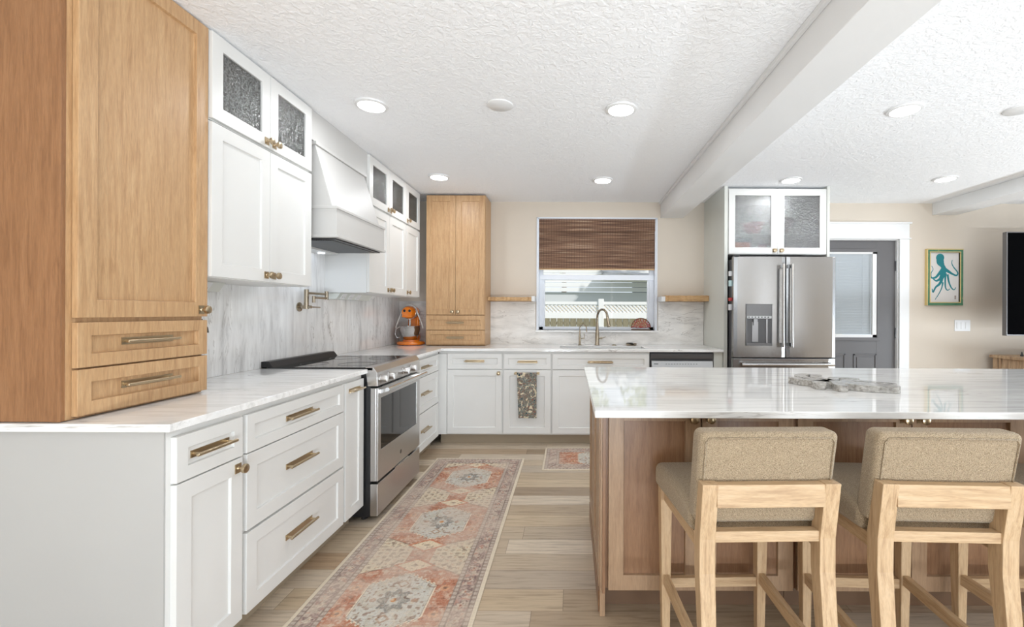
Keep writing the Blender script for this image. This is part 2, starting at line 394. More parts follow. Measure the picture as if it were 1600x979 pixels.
# exterior door on the far right
dr = MB()
F = Frame((0, YB + .03, 0), (1, 0, 0), (0, -1, 0))
GX0, GX1, GZ0, GZ1 = 2.76, 3.34, 1.0, 1.93
b = MB()
b.box(DX0 + .012, GX0, -.045, 0, .012, DZ1 - .012, F); b.box(GX1, DX1 - .012, -.045, 0, .012, DZ1 - .012, F)
b.box(GX0, GX1, -.045, 0, .012, GZ0, F); b.box(GX0, GX1, -.045, 0, GZ1, DZ1 - .012, F)
for (a, c) in ((2.76, 3.0), (3.09, 3.34)):                       # two raised lower panels
    for (p, q, r, s_) in ((a, c, .20, .215), (a, c, .805, .82), (a, a + .015, .20, .82), (c - .015, c, .20, .82)): b.box(p, q, 0, .008, r, s_, F)
    b.box(a + .035, c - .035, 0, .006, .235, .785, F)
for (p, q, r, s_) in ((GX0 - .035, GX1 + .035, GZ0 - .035, GZ0), (GX0 - .035, GX1 + .035, GZ1, GZ1 + .035), (GX0 - .035, GX0, GZ0, GZ1), (GX1, GX1 + .035, GZ0, GZ1)): b.box(p, q, 0, .014, r, s_, F)
door = struct(b.build('door_1', DGREY, bevel=.002))
b = MB()
for (p, q, r, s_) in ((GX0, GX1, GZ0, GZ0 + .03), (GX0, GX1, GZ1 - .02, GZ1), (GX0, GX0 + .02, GZ0, GZ1), (GX1 - .045, GX1, GZ0, GZ1)): b.box(p, q, -.02, .006, r, s_, F)
b.build('glazing_frame', TRIMW, door, bevel=.001)
b = MB(); z = GZ0 + .035
while z < GZ1 - .025:
    b.add([F.P(u, d, zz) for u, d, zz in ((GX0 + .02, -.032, z), (GX1 - .045, -.032, z), (GX1 - .045, -.016, z + .016), (GX0 + .02, -.016, z + .016))] + [F.P(u, d, zz) for u, d, zz in ((GX0 + .02, -.0325, z + .001), (GX1 - .045, -.0325, z + .001), (GX1 - .045, -.0165, z + .017), (GX0 + .02, -.0165, z + .017))],
          [(0, 1, 2, 3), (4, 5, 6, 7), (0, 1, 5, 4), (1, 2, 6, 5), (2, 3, 7, 6), (3, 0, 4, 7)]); z += .0175
for u in (GX0 + .09, GX1 - .14): b.tube([F.P(u, -.014, GZ0 + .03), F.P(u, -.014, GZ1 - .02)], .0012, 5)
bl = b.build('blind', paint('blind_white', srgb(205, 210, 214), .5), door)
MB().box(GX0, GX1, -.042, -.038, GZ0, GZ1, F).build('glass_pane', WGLASS, door)
for zz in (1.78, 1.05, .25):
    b = MB().box(DX1 - .022, DX1 + .012, 0, .006, zz - .05, zz + .05, F); b.tube([F.P(DX1 - .008, .008, zz - .055), F.P(DX1 - .008, .008, zz + .055)], .007, 8)
    b.build('hinge', STEELD, door)
MB().lathe(F.P(DX0 + .07, 0, .96), [(.03, 0), (.03, .01), (.012, .012), (.012, .05), (.028, .055), (.03, .075), (.015, .085)], 20, (0, -1, 0)).build('door_handle', NICKEL, door, smooth=40)
b = MB(); b.box(DX1, DX1 + .105, 0, .022, 0, DZ1, FB); b.box(DX0 - .105, DX0, 0, .022, 0, DZ1, FB)
b.box(DX0 - .105, DX1 + .105, 0, .022, DZ1 + .012, DZ1 + .165, FB); b.box(DX0 - .12, DX1 + .12, 0, .032, DZ1, DZ1 + .012, FB); b.box(DX0 - .12, DX1 + .125, 0, .035, DZ1 + .165, DZ1 + .182, FB)
b.box(DX0, DX0 + .012, -.1, 0, 0, DZ1, FB); b.box(DX1 - .010, DX1, -.1, 0, 0, DZ1, FB); b.box(DX0, DX1, -.1, 0, DZ1 - .01, DZ1, FB)
struct(b.build('trim_3', TRIMW, bevel=.002))

# ------------------------------------------------------------------ outside
GRASS = paint('lawn', srgb(120, 130, 84), .95, .4, 60)
struct(MB().box(-14, 16, YB + .2, 30, -.25, -.12).build('floor_outside', GRASS))
VINYL = paint('vinyl_fence', srgb(226, 226, 226), .6)
f = thing('lattice_fence', 'white vinyl fence with lattice top outside the window', 'fence', (.4, 10, -.12))
x0, x1 = -4.5, 5.0
b = MB().box(x0, x1, 9.97, 10.03, 1.435, 1.50); b.build('top_rail', VINYL, f)
b = MB().box(x0, x1, 9.97, 10.03, 1.13, 1.262); b.build('middle_rail', VINYL, f)
b = MB(); x = x0; z0, z1 = 1.262, 1.435; h = z1 - z0
while x < x1:
    for dx in (h, -h):
        b.beam((x - dx / 2, 10.0 + (.008 if dx > 0 else -.008), z0), (x + dx / 2, 10.0 + (.008 if dx > 0 else -.008), z1), .014, .034, (0, 1, 0)) if False else b.beam((x - dx / 2, 10.0 + (.008 if dx > 0 else -.008), z0), (x + dx / 2, 10.0 + (.008 if dx > 0 else -.008), z1), .034, .014, (0, 1, 0))
    x += .0865
lt = b.build('lattice_panel', VINYL, f)
for px in (-4.0, -1.65, .68, 3.0): MB().box(px - .06, px + .06, 9.93, 10.07, -.12, 1.56).build('post', VINYL, f, bevel=.006)
PICK = wood('picket_wood', srgb(222, 206, 176), srgb(208, 190, 158), srgb(176, 156, 126), (12, 12, 1), .8)
b = MB(); x = x0; random.seed(3)
pf = thing('picket_fence', 'tan wooden board fence just behind the white lattice fence', 'fence', (.3, 10.3, -.12))
while x < x1:
    b.box(x, x + .135, 10.30, 10.32, -.12, 1.40 + random.uniform(-.005, .01)); x += .15
b.build('boards', PICK, pf); b = MB(); b.box(x0, x1, 10.322, 10.36, .98, 1.05); b.box(x0, x1, 10.322, 10.36, .2, .27); b.build('rail', PICK, pf)
# neighbouring house
hs = thing('neighbour_house', 'white sided house with grey hip roof beyond the fence', 'house', (0, 15, -.12))
b = MB(); zz = -.12
b.box(-9, 9, 15.0, 19, -.12, 1.93)
wallh = b.build('wall', paint('house_render', srgb(196, 199, 202), .8, .2, 20), hs)
b = MB()
for k in range(7): b.box(-9, 2.6, 14.90 + .0, 14.99, 1.95 + k * .155, 1.95 + k * .155 + .135)
for k in range(3): b.box(-9, 9, 14.95, 15.0, 1.2 + k * .16 - 1.0, 1.2 + k * .16 - .9)
b.build('siding', VINYL, hs)
b = MB(); b.box(2.6, 9, 15.0, 19, 1.93, 2.6); b.build('gable_wall', paint('house_grey', srgb(120, 124, 128), .8), hs)
b = MB().hexa([(1.0, 14.1, 2.45), (9.5, 14.1, 1.75), (9.5, 19, 2.6), (1.0, 19, 3.2), (1.0, 14.1, 2.55), (9.5, 14.1, 1.85), (9.5, 19, 2.7), (1.0, 19, 3.3)])
b.build('roof', paint('roof_shingle', srgb(150, 152, 156), .8, .4, 30), hs)
def leaf_mat(name, a, c):
    t = NT(name); n = t.noise(t.coord(), 2.5, 3); t.set(color=t.ramp(n, [(.3, a), (.7, c)]), rough=.7)
    t.b.inputs['Subsurface Weight'].default_value = 0; return t.m
def tree(label, x, y, h, r, nl, seed, mat):
    rnd = random.Random(seed); t = thing('garden_tree', label, 'tree', (x, y, -.12), 'garden trees')
    MB().tube([(x, y, -.15), (x + .1, y, h * .4), (x - .05, y + .1, h * .75)], [.16, .12, .05], 8).build('trunk', paint('bark', srgb(110, 92, 76), .9), t, smooth=60)
    b = MB()
    for i in range(nl):
        d = Vector((rnd.gauss(0, 1), rnd.gauss(0, 1), rnd.gauss(0, 1))).normalized() * (rnd.random() ** .45)
        p = Vector((x + d.x * r, y + d.y * r, h * .78 + d.z * r * .8)); q = Matrix.Rotation(rnd.uniform(0, 6), 3, Vector((rnd.random(), rnd.random(), rnd.random() + .1)).normalized())
        s_ = rnd.uniform(.09, .17)
        b.add([p + q @ Vector(v) * s_ for v in ((-1, 0, 0), (0, -.45, .1), (1, 0, 0), (0, .45, .1))], [(0, 1, 2, 3)])
    b.build('foliage', mat, t)
LF1 = leaf_mat('leaves_a', srgb(150, 170, 96), srgb(206, 214, 150)); LF2 = leaf_mat('leaves_b', srgb(120, 146, 84), srgb(178, 192, 120))
tree('pale green leafy tree behind the neighbour house on the right', 4.8, 22.5, 5.6, 2.3, 2600, 1, LF1)
tree('tree in the garden between the window and the neighbour house, on the right', 3.9, 12.4, 5.0, 1.5, 900, 9, LF1)
tree('tall green tree rising above the middle of the neighbour house', -.4, 22.5, 6.6, 2.4, 2600, 2, LF2)
tree('darker green tree at the left end of the neighbour house', -5.6, 22.5, 6.0, 2.2, 2200, 5, LF2)
# ------------------------------------------------------------------ cabinet building blocks
def shaker(parent, name, F, u0, u1, z0, z1, mat, stile=.057, t=.02, rec=.009, label=None, glass=False):
    s = min(stile, (z1 - z0) * .3, (u1 - u0) * .33)
    R = lambda i, d: [F.P(u, d, z) for u, z in ((u0 + i, z0 + i), (u1 - i, z0 + i), (u1 - i, z1 - i), (u0 + i, z1 - i))]
    b = MB()
    if glass:
        vs = R(0, 0) + R(0, t) + R(s, t) + R(s, 0)
        fs = []
        for a, c in ((0, 4), (4, 8), (8, 12), (12, 0)):
            for i in range(4): j = (i + 1) % 4; fs.append((a + i, a + j, c + j, c + i))
    else:
        vs = R(0, 0) + R(0, t) + R(s, t) + R(s + .002, t - rec)
        fs = [(0, 1, 2, 3), (12, 13, 14, 15)]
        for a, c in ((0, 4), (4, 8), (8, 12)):
            for i in range(4): j = (i + 1) % 4; fs.append((a + i, a + j, c + j, c + i))
    b.add(vs, fs); o = b.build(name, mat, parent, bevel=.0012, seg=2)
    if label: o['label'] = label
    if glass:
        MB().box(u0 + s - .004, u1 - s + .004, t * .4, t * .4 + .004, z0 + s - .004, z1 - s + .004, F).build('glass_pane', RAIN, o)
    return o
def pull(parent, F, u, z, L, d0, vertical=False, mat=None):
    b = MB(); h = .012
    e = .004
    b.box(u - L / 2, u + L / 2, d0, d0 + .003, z - h, z + h, F)
    for su in (-1, 1):
        uu = u + su * (L / 2 - .012); b.tube([F.P(uu, d0 + .002, z), F.P(uu, d0 + .028, z)], .0048, 8)
    b.tube([F.P(u - L / 2 - .006, d0 + .029, z), F.P(u - L / 2 - .004, d0 + .029, z), F.P(u + L / 2 + .004, d0 + .029, z), F.P(u + L / 2 + .006, d0 + .029, z)], [.004, .0058, .0058, .004], 12)
    return b.build('handle', mat or BRASS, parent, smooth=40)
def knob(parent, F, u, z, d0, mat=None):
    b = MB().box(u - .015, u + .015, d0, d0 + .003, z - .017, z + .017, F)
    b.lathe(F.P(u, d0, z), [(.008, .002), (.005, .006), (.005, .016), (.010, .019), (.0165, .023), (.0175, .028), (.0165, .033), (.012, .0355)], 18, F.N)
    return b.build('knob', mat or BRASS, parent, smooth=35)
def carcass(parent, F, u0, u1, z0, z1, depth, mat, d1=0.0):
    return MB().box(u0, u1, -depth, d1, z0, z1, F).build('carcass', mat, parent, bevel=.001)

T = .02
# left run: door backs on X=-1.245, faces on X=-1.225
FL = Frame((-1.245, 0, 0), (0, 1, 0), (1, 0, 0))
def base_unit(F, u0, u1, label, depth=.60, toe=TOE, top=.889):
    c = F.P((u0 + u1) / 2, -depth / 2, 0)
    r = thing('base_cabinet', label, 'cabinet', c, 'white base cabinets')
    carcass(r, F, u0, u1, .10, top, depth, WHITE)
    if top < .88: MB().box(u0, u1, -.018, 0, top, .889, F).build('front_rail', WHITE, r)
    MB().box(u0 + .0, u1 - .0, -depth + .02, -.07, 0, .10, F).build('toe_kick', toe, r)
    return r
r = base_unit(FL, 1.393, 1.704, 'narrow white base cabinet with one drawer above one door, nearest the camera')
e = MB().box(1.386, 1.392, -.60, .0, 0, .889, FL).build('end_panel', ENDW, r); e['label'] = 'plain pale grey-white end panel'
d = shaker(r, 'drawer', FL, 1.409, 1.694, .717, .862, WHITE); pull(d, FL, 1.552, .79, .165, T - .009)
d = shaker(r, 'door', FL, 1.409, 1.694, .105, .712, WHITE); knob(d, FL, 1.668, .677, T)
r = base_unit(FL, 1.704, 2.46, 'wide white base cabinet with three stacked drawers left of the range')
for z0, z1 in ((.717, .862), (.422, .712), (.105, .412)):
    d = shaker(r, 'drawer', FL, 1.716, 2.45, z0, z1, WHITE); pull(d, FL, 2.065, (z0 + z1) / 2 + (.0 if z1 > .8 else .012), .20, T - .009)
r = base_unit(FL, 2.46, 2.694, 'slim white pull-out cabinet right beside the range')
d = shaker(r, 'door', FL, 2.471, 2.686, .105, .862, WHITE); pull(d, FL, 2.57, .815, .135, T)
r = base_unit(FL, 3.462, 4.27, 'white base cabinet with three drawers between range and corner')
for z0, z1 in ((.717, .862), (.422, .712), (.105, .412)):
    d = shaker(r, 'drawer', FL, 3.475, 4.215, z0, z1, WHITE); pull(d, FL, 3.845, (z0 + z1) / 2, .20, T - .009)

# back run: door faces on Y=4.26
FK = Frame((0, 4.28, 0), (1, 0, 0), (0, -1, 0))
r = base_unit(FK, -1.24, -.633, 'white corner base cabinet with drawer above a wide door', .605)
MB().box(-1.243, -1.162, 0, .019, .105, .862, FK).build('filler', WHITE, r)
d = shaker(r, 'drawer', FK, -1.157, -.6415, .721, .866, WHITE); pull(d, FK, -.90, .794, .18, T - .009)
d = shaker(r, 'door', FK, -1.157, -.6415, .114, .714, WHITE); knob(d, FK, -.672, .682, T)
r = base_unit(FK, -.633, -.172, 'white base cabinet with the towel bar on its door', .605)
d = shaker(r, 'drawer', FK, -.6246, -.1817, .721, .866, WHITE); pull(d, FK, -.40, .79, .18, T - .009)
d = shaker(r, 'door', FK, -.6246, -.1817, .114, .714, WHITE)
b = MB().tube([FK.P(-.522, .062, .683), FK.P(-.288, .062, .683)], .0065, 10)
for uu in (-.51, -.30): b.tube([FK.P(uu, T, .683), FK.P(uu, .062, .683)], .006, 8); b.box(uu - .013, uu + .013, T, T + .003, .670, .696, FK)
b.build('handle', BRASS, d, smooth=40)
r = base_unit(FK, -.172, .752, 'white sink base cabinet with false drawer above two doors', .605, top=.65)
d = shaker(r, 'drawer', FK, -.163, .742, .721, .866, WHITE); pull(d, FK, .285, .79, .23, T - .009)
for u0, u1, k in ((-.163, .287, .26), (.291, .742, .32)):
    d = shaker(r, 'door', FK, u0, u1, .114, .714, WHITE); knob(d, FK, k, .682, T)
r = thing('end_panel', 'pale vertical stile between dishwasher and fridge wall', 'panel', (1.4, 4.6, 0))
MB().box(1.36, 1.443, -.60, .0, 0, .889, FK).build('panel', PALE, r)

# dishwasher
r = thing('dishwasher', 'stainless steel dishwasher under the worktop', 'dishwasher', (1.057, 4.55, 0))
MB().box(.76, 1.354, -.56, -.005, .02, .885, FK).build('body', SIDEG, r)
dd = MB().box(.762, 1.352, -.004, .016, .11, .735, FK).build('door', STEEL, r, bevel=.003)
MB().box(.762, 1.352, -.004, .012, .825, .868, FK).build('top_strip', STEELD, r, bevel=.002)
c = MB().hexa([FK.P(u, dz, z) for z, dz in ((.742, .0),) for u, dz in ((.768, 0), (1.346, 0), (1.346, .034), (.768, .034))] + [FK.P(u, dd_, .805) for u, dd_ in ((.768, 0), (1.346, 0), (1.346, .02), (.768, .02))]).build('control_panel', metal('panel_silver', srgb(160, 160, 160), .4), r, bevel=.002)
for k in range(12): MB().box(.90 + k * .026, .912 + k * .026, .024, .0285, .775, .779, FK).build('button', BLACK, c)
MB().box(.79, .83, .024, .0285, .775, .781, FK).build('nameplate', BLACK, c)
# worktops
ct = MB(); CT0, CT1 = .890, .915
ct.box(-1.85, -1.205, 1.360, 2.692, CT0, CT1)
o = ct.build('worktop', QTOP, None, bevel=.0025); tag(o, 'white veined stone worktop left of the range, nearest stretch', 'worktop')
# L-shaped run with a sink hole
SX0, SX1, SY0, SY1 = -.10, .73, 4.35, 4.66
b = MB(); pts = [(-1.85, 3.458), (-1.205, 3.458), (-1.205, 4.24), (1.443, 4.24), (1.443, 4.888), (-1.85, 4.888)]
bm = bmesh.new()
def ring(bm, P, z): return [bm.verts.new((x, y, z)) for x, y in P]
xs = [-1.85, -1.205, SX0, SX1, 1.443]; ys = [3.458, 4.24, SY0, SY1, 4.888]
grid = {}
def gv(i, j, z):
    k = (i, j, z)
    if k not in grid: grid[k] = bm.verts.new((xs[i], ys[j], z))
    return grid[k]
cells = [(i, j) for i in range(4) for j in range(4) if not (j == 0 and i > 0) and not (i == 2 and j == 2)]
for i, j in cells:
    for z in (CT0, CT1): bm.faces.new([gv(i, j, z), gv(i + 1, j, z), gv(i + 1, j + 1, z), gv(i, j + 1, z)])
    for (di, dj, a, c) in ((-1, 0, (0, 0), (0, 1)), (1, 0, (1, 0), (1, 1)), (0, -1, (0, 0), (1, 0)), (0, 1, (0, 1), (1, 1))):
        if (i + di, j + dj) not in cells:
            bm.faces.new([gv(i + a[0], j + a[1], CT0), gv(i + c[0], j + c[1], CT0), gv(i + c[0], j + c[1], CT1), gv(i + a[0], j + a[1], CT1)])
bmesh.ops.recalc_face_normals(bm, faces=bm.faces); bmesh.ops.dissolve_limit(bm, angle_limit=.01, verts=bm.verts, edges=bm.edges)
me = bpy.data.meshes.new('worktop'); bm.to_mesh(me); bm.free(); o = bpy.data.objects.new('worktop', me); COL.objects.link(o); me.materials.append(QTOP)
m = o.modifiers.new('bevel', 'BEVEL'); m.width = .0025; m.segments = 2; m.limit_method = 'ANGLE'
tag(o, 'L-shaped white stone worktop running round the corner to the sink', 'worktop')
# sink
sk = thing('kitchen_sink', 'stainless undermount sink set in the back worktop', 'sink', ((SX0 + SX1) / 2, 4.5, .66))
b = MB(); w = .004
b.box(SX0 - .01, SX1 + .01, SY0 - .01, SY1 + .01, .66, .664)
b.box(SX0 - .01, SX0 - .006, SY0 - .01, SY1 + .01, .664, .889); b.box(SX1 + .006, SX1 + .01, SY0 - .01, SY1 + .01, .664, .889)
b.box(SX0 - .01, SX1 + .01, SY0 - .01, SY0 - .006, .664, .889); b.box(SX0 - .01, SX1 + .01, SY1 + .006, SY1 + .01, .664, .889)
b.build('basin', STEELD, sk)
MB().lathe(((SX0 + SX1) / 2, 4.5, .664), [(.045, 0), (.045, .003), (.02, .004)], 20).build('drain', CHROME, sk, smooth=30)

# backsplashes
o = MB().box(-1.859, -1.85, 1.40, 4.889, .9155, 1.75).build('trim_4', QLEFT); struct(o)
b = MB().box(-1.849, WX0 - .021, YB - .011, YB - .001, .9155, 1.372); b.box(WX1 + .021, 1.443, YB - .011, YB - .001, .9155, 1.377); b.box(WX0 - .021, WX1 + .021, YB - .011, YB - .001, .9155, WZ0 - .024)
struct(b.build('trim_5', QBACK))

# ------------------------------------------------------------------ range
FR = Frame((-1.147, 0, 0), (0, 1, 0), (1, 0, 0))
rg = thing('range', 'stainless slide-in electric range with black glass cooktop', 'stove', (-1.5, 3.075, 0))
R0, R1 = 2.70, 3.452
MB().box(R0 + .002, R1 - .002, -.68, -.045, .03, .905, FR).build('body', BLACK, rg)
MB().box(R0 - .004, R1 + .004, -.66, -.03, .905, .923, FR).build('cooktop', BLACKG, rg, bevel=.002)
b = MB().hexa([FR.P(u, d, z) for u, d, z in ((R0, -.7, .918), (R1, -.7, .918), (R1, -.625, .918), (R0, -.625, .918), (R0, -.7, .955), (R1, -.7, .955), (R1, -.655, .955), (R0, -.655, .955))])
b.build('rear_vent', BLACK, rg, bevel=.003)
for (u, d, rr) in ((2.88, -.48, .08), (2.88, -.21, .11), (3.27, -.48, .10), (3.27, -.21, .09)):
    MB().tube([FR.P(u + rr * math.cos(a), d + rr * math.sin(a), .9235) for a in [i * math.pi / 18 for i in range(36)]], .0008, 4, closed=True).build('burner_ring', STEELD, rg)
# sloping control panel
P = [(-.075, .925), (-.028, .925), (-.004, .893), (-.001, .812), (-.06, .812)]
cp = MB().prism(P, lambda d, z: FR.P(R0 - .004, d, z), lambda d, z: FR.P(R1 + .004, d, z)).build('control_panel', STEELR, rg, bevel=.002)
for u in (2.745, 2.86, 3.115, 3.26):
    b = MB().lathe(FR.P(u, -.003, .853), [(.026, 0), (.026, .006), (.021, .009), (.021, .036), (.019, .040)], 24, (1, 0, 0))
    b.box(u - .006, u + .006, .030, .046, .831, .875, FR); b.build('knob', STEELR, rg, smooth=35, bevel=.001)
b = MB().box(R0 + .0, R1 - .0, -.045, -.012, .242, .80, FR)
od = b.build('oven_door', STEELR, rg, bevel=.003)
Rr = lambda i, d: [FR.P(u, d, z) for u, z in ((R0 + .0 + i, .243 + i), (R1 - i, .243 + i), (R1 - i, .799 - i), (R0 + i, .799 - i))]
b = MB().box(R0 + .002, R1 - .002, -.012, .0, .242, .42, FR); b.box(R0 + .002, R1 - .002, -.012, .0, .735, .80, FR)
b.box(R0 + .002, R0 + .045, -.012, 0, .42, .735, FR); b.box(R1 - .07, R1 - .002, -.012, 0, .42, .735, FR); b.build('door_frame', STEELR, od, bevel=.0015)
MB().box(R0 + .045, R1 - .07, -.010, -.004, .42, .735, FR).build('oven_window', BLACKG, od)
b = MB().tube([FR.P(R0 + .01, .052, .79), FR.P(R1 - .005, .052, .79)], .0125, 14)
for u in (R0 + .035, R1 - .03): b.beam(FR.P(u, 0, .775), FR.P(u, .052, .789), .026, .022)
b.build('handle', CHROME, od, smooth=40)
b = MB()
for k in range(8): b.box(R0 + .06 + k * .08, R0 + .125 + k * .08, -.001, .001, .803, .808, FR)
b.build('vent_slots', BLACK, od)
dw = MB().box(R0, R1, -.045, .0, .035, .226, FR).build('storage_drawer', STEELR, rg, bevel=.003)
MB().box(R0 + .25, R1 - .25, .0, .006, .232, .240, FR).build('badge_strip', CHROME, dw)
b = MB()
for u in (R0 + .05, R1 - .05):
    for d in (-.62, -.1): b.tube([FR.P(u, d, 0), FR.P(u, d, .035)], .018, 10)
b.build('foot', BLACK, rg)
o = MB().lathe(FR.P(3.07, .0002, .31), [(.014, 0), (.014, .0012)], 20, (1, 0, 0)).build('badge', STEELD, od)

# ------------------------------------------------------------------ upper cabinets on the left wall
FU = Frame((-1.538, 0, 0), (0, 1, 0), (1, 0, 0))
def upper(F, u0, u1, z0, z1, splits, label, glass=False, depth=.312, knobs=None, name='wall_cabinet'):
    r = thing(name, label, 'cabinet', F.P((u0 + u1) / 2, -depth / 2, z0), 'white wall cabinets')
    if glass:
        b = MB(); t = .018
        b.box(u0, u0 + t, -depth, 0, z0, z1, F); b.box(u1 - t, u1, -depth, 0, z0, z1, F); b.box(u0 + t, u1 - t, -depth, 0, z0, z0 + t, F); b.box(u0 + t, u1 - t, -depth, 0, z1 - t, z1, F)
        b.box(u0 + t, u1 - t, -depth, -depth + .008, z0 + t, z1 - t, F); b.build('carcass', WHITE, r)
    else: carcass(r, F, u0, u1, z0, z1, depth, WHITE)
    g = .0015
    for i, (a, c) in enumerate(zip(splits, splits[1:])):
        d = shaker(r, 'door', F, a + g, c - g, z0 + .004, z1 - .008, WHITE, stile=.06, glass=glass)
        ku, kz = knobs[i]; knob(d, F, ku, kz, T)
    return r
upper(FU, 1.905, 2.65, 1.400, 2.068, (1.91, 2.283, 2.648), 'white two-door wall cabinet between wooden tower and hood', knobs=((2.255, 1.437), (2.312, 1.437)))
upper(FU, 1.905, 2.65, 2.072, 2.452, (1.91, 2.283, 2.648), 'white wall cabinet with two rippled glass doors, left of hood', True, knobs=((2.255, 2.105), (2.312, 2.105)))
upper(FU, 3.405, 4.172, 1.400, 2.068, (3.41, 3.79, 4.17), 'white two-door wall cabinet just right of the hood', knobs=((3.765, 1.437), (3.818, 1.437)))
upper(FU, 4.174, 4.55, 1.400, 2.068, (4.178, 4.548), 'white single-door wall cabinet at the far corner', knobs=((4.205, 1.437),))
upper(FU, 3.405, 4.172, 2.072, 2.452, (3.41, 3.79, 4.17), 'high cabinet with two rippled glass doors right of the hood', True, knobs=((3.765, 2.105), (3.818, 2.105)))
upper(FU, 4.174, 4.55, 2.072, 2.452, (4.178, 4.548), 'high single glass-door cabinet nearest the far corner', True, knobs=((4.205, 2.105),))
# light rail + power strips under the cabinets
for (u0, u1, lab, gu) in ((1.915, 2.64, 'white power strip with outlets under the left wall cabinet', (1.99, 2.17)), (3.42, 4.54, 'white power strip under the wall cabinets right of hood', (3.5, 3.62, 3.74, 4.0))):
    r = thing('power_strip', lab, 'power strip', FU.P((u0 + u1) / 2, -.2, 1.36))
    e = (u1 - .36) if u0 < 2 else 4.02
    Pq = [(-.30, 1.399), (-.20, 1.399), (-.235, 1.352), (-.30, 1.352)]
    MB().prism(Pq, lambda d, z: FU.P(u0, d, z), lambda d, z: FU.P(e, d, z)).build('housing', PALE, r, bevel=.002)
    for gx in gu:
        b = MB().hexa([FU.P(gx + a, d, z) for a, d, z in ((-.03, -.2325, 1.355), (.03, -.2325, 1.355), (.03, -.2305, 1.353), (-.03, -.2305, 1.353), (-.03, -.2035, 1.3945), (.03, -.2035, 1.3945), (.03, -.2005, 1.3935), (-.03, -.2005, 1.3935))])
        ol = b.build('outlet', TRIMW, r)
        b = MB()
        for a in (-.018, -.008, .008, .018): b.beam(FU.P(gx + a, -.2225, 1.367), FU.P(gx + a, -.2125, 1.381), .003, .004, (1, 0, 0))
        b.build('slot', BLACK, ol)

# ------------------------------------------------------------------ range hood
hd = thing('range_hood', 'white painted tapered range hood over the range', 'hood', (-1.62, 3.06, 1.70))
H0, H1 = 2.70, 3.395
# chimney cover with sloping front
A = [(-1.848, 2.255), (-1.53, 2.255), (-1.425, 1.885), (-1.848, 1.885)]
MB().prism(A, lambda x, z: Vector((x, H0 + .004, z)), lambda x, z: Vector((x, H1 - .045 if z > 2 else H1 - .02, z))).build('sloped_cover', HOODW, hd, bevel=.002)
b = MB().box(-1.848, -1.40, H0, H1, 1.715, 1.875); b.build('skirt', HOODW, hd, bevel=.002)
b = MB().box(-1.848, -1.392, H0 - .006, H1 + .006, 1.872, 1.888); b.box(-1.848, -1.388, H0 - .008, H1 + .006, 1.700, 1.716)
b.build('moulding', HOODW, hd, bevel=.002)
MB().box(-1.848, -1.518, H0 - .006, H1 - .03, 2.255, 2.275).build('top_moulding', HOODW, hd, bevel=.002)
MB().box(-1.80, -1.42, H0 + .03, H1 - .03, 1.692, 1.6995).build('vent_insert', BLACK, hd)
b = MB()
for k in range(18): b.box(-1.46 - k * .015, -1.452 - k * .015, H0 + .05, H1 - .05, 1.688, 1.692)
b.build('baffle_filter', STEELD, hd)
MB().box(-1.845, -1.735, H0 + .02, H1 - .02, 1.678, 1.6915).build('light_panel', WHITE, hd, bevel=.001)
COOL = emit('cool_led', (.75, .85, 1, 1), 5)
b = MB().lathe((-1.79, H0 + .15, 1.672), [(.022, 0), (.022, .0055)], 16); b.lathe((-1.79, H1 - .15, 1.672), [(.022, 0), (.022, .0055)], 16); b.build('light', COOL, hd)
light('hood_lamp', 'AREA', (-1.79, 3.05, 1.665), (-1.77, 3.05, 1), .7, (.12, .5), (.72, .84, 1))
# wall cover between the hood and the ceiling
struct(MB().box(-1.86, -1.535, 2.652, 3.403, 2.277, ZC - .001).build('wall_hood_cover', HOODW))
struct(MB().box(-1.86, -1.535, 2.651, 2.694, 2.0, 2.277).build('trim_6', HOODW)) if False else None

# ------------------------------------------------------------------ wooden towers standing on the worktops
FT = Frame((-1.55, 0, 0), (0, 1, 0), (1, 0, 0))
r = thing('pantry_cabinet', 'large stained maple cabinet with one tall door, nearest the camera', 'cabinet', (-1.7, 1.65, .916), 'maple cabinets standing on the worktop')
MB().box(1.3875, 1.902, -.298, -.001, .917, 2.452, FT).build('carcass', MAPLE, r, bevel=.001)
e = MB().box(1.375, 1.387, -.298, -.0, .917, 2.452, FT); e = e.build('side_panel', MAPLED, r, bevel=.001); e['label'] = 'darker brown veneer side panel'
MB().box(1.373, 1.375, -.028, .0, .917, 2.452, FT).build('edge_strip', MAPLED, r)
d = shaker(r, 'door', FT, 1.404, 1.905, 1.234, 2.447, MAPLE, stile=.058, rec=.013); knob(d, FT, 1.873, 1.262, T)
for z0, z1 in ((1.077, 1.219), (.926, 1.071)):
    d = shaker(r, 'drawer', FT, 1.404, 1.905, z0, z1, MAPLE, stile=.042, rec=.016); pull(d, FT, 1.655, (z0 + z1) / 2 + .004, .20, T - .016)
o = MB(); o.tube([(-1.555, 1.904, 1.222), (-1.545, 1.912, 1.20)], .004, 6); o.lathe((-1.545, 1.914, 1.165), [(.004, .03), (.009, .022), (.012, 0)], 12)
tag(o.build('cord_tassel', BLACK, smooth=40), 'small black tassel hanging at the right edge of the nearest wooden cabinet', 'tassel')

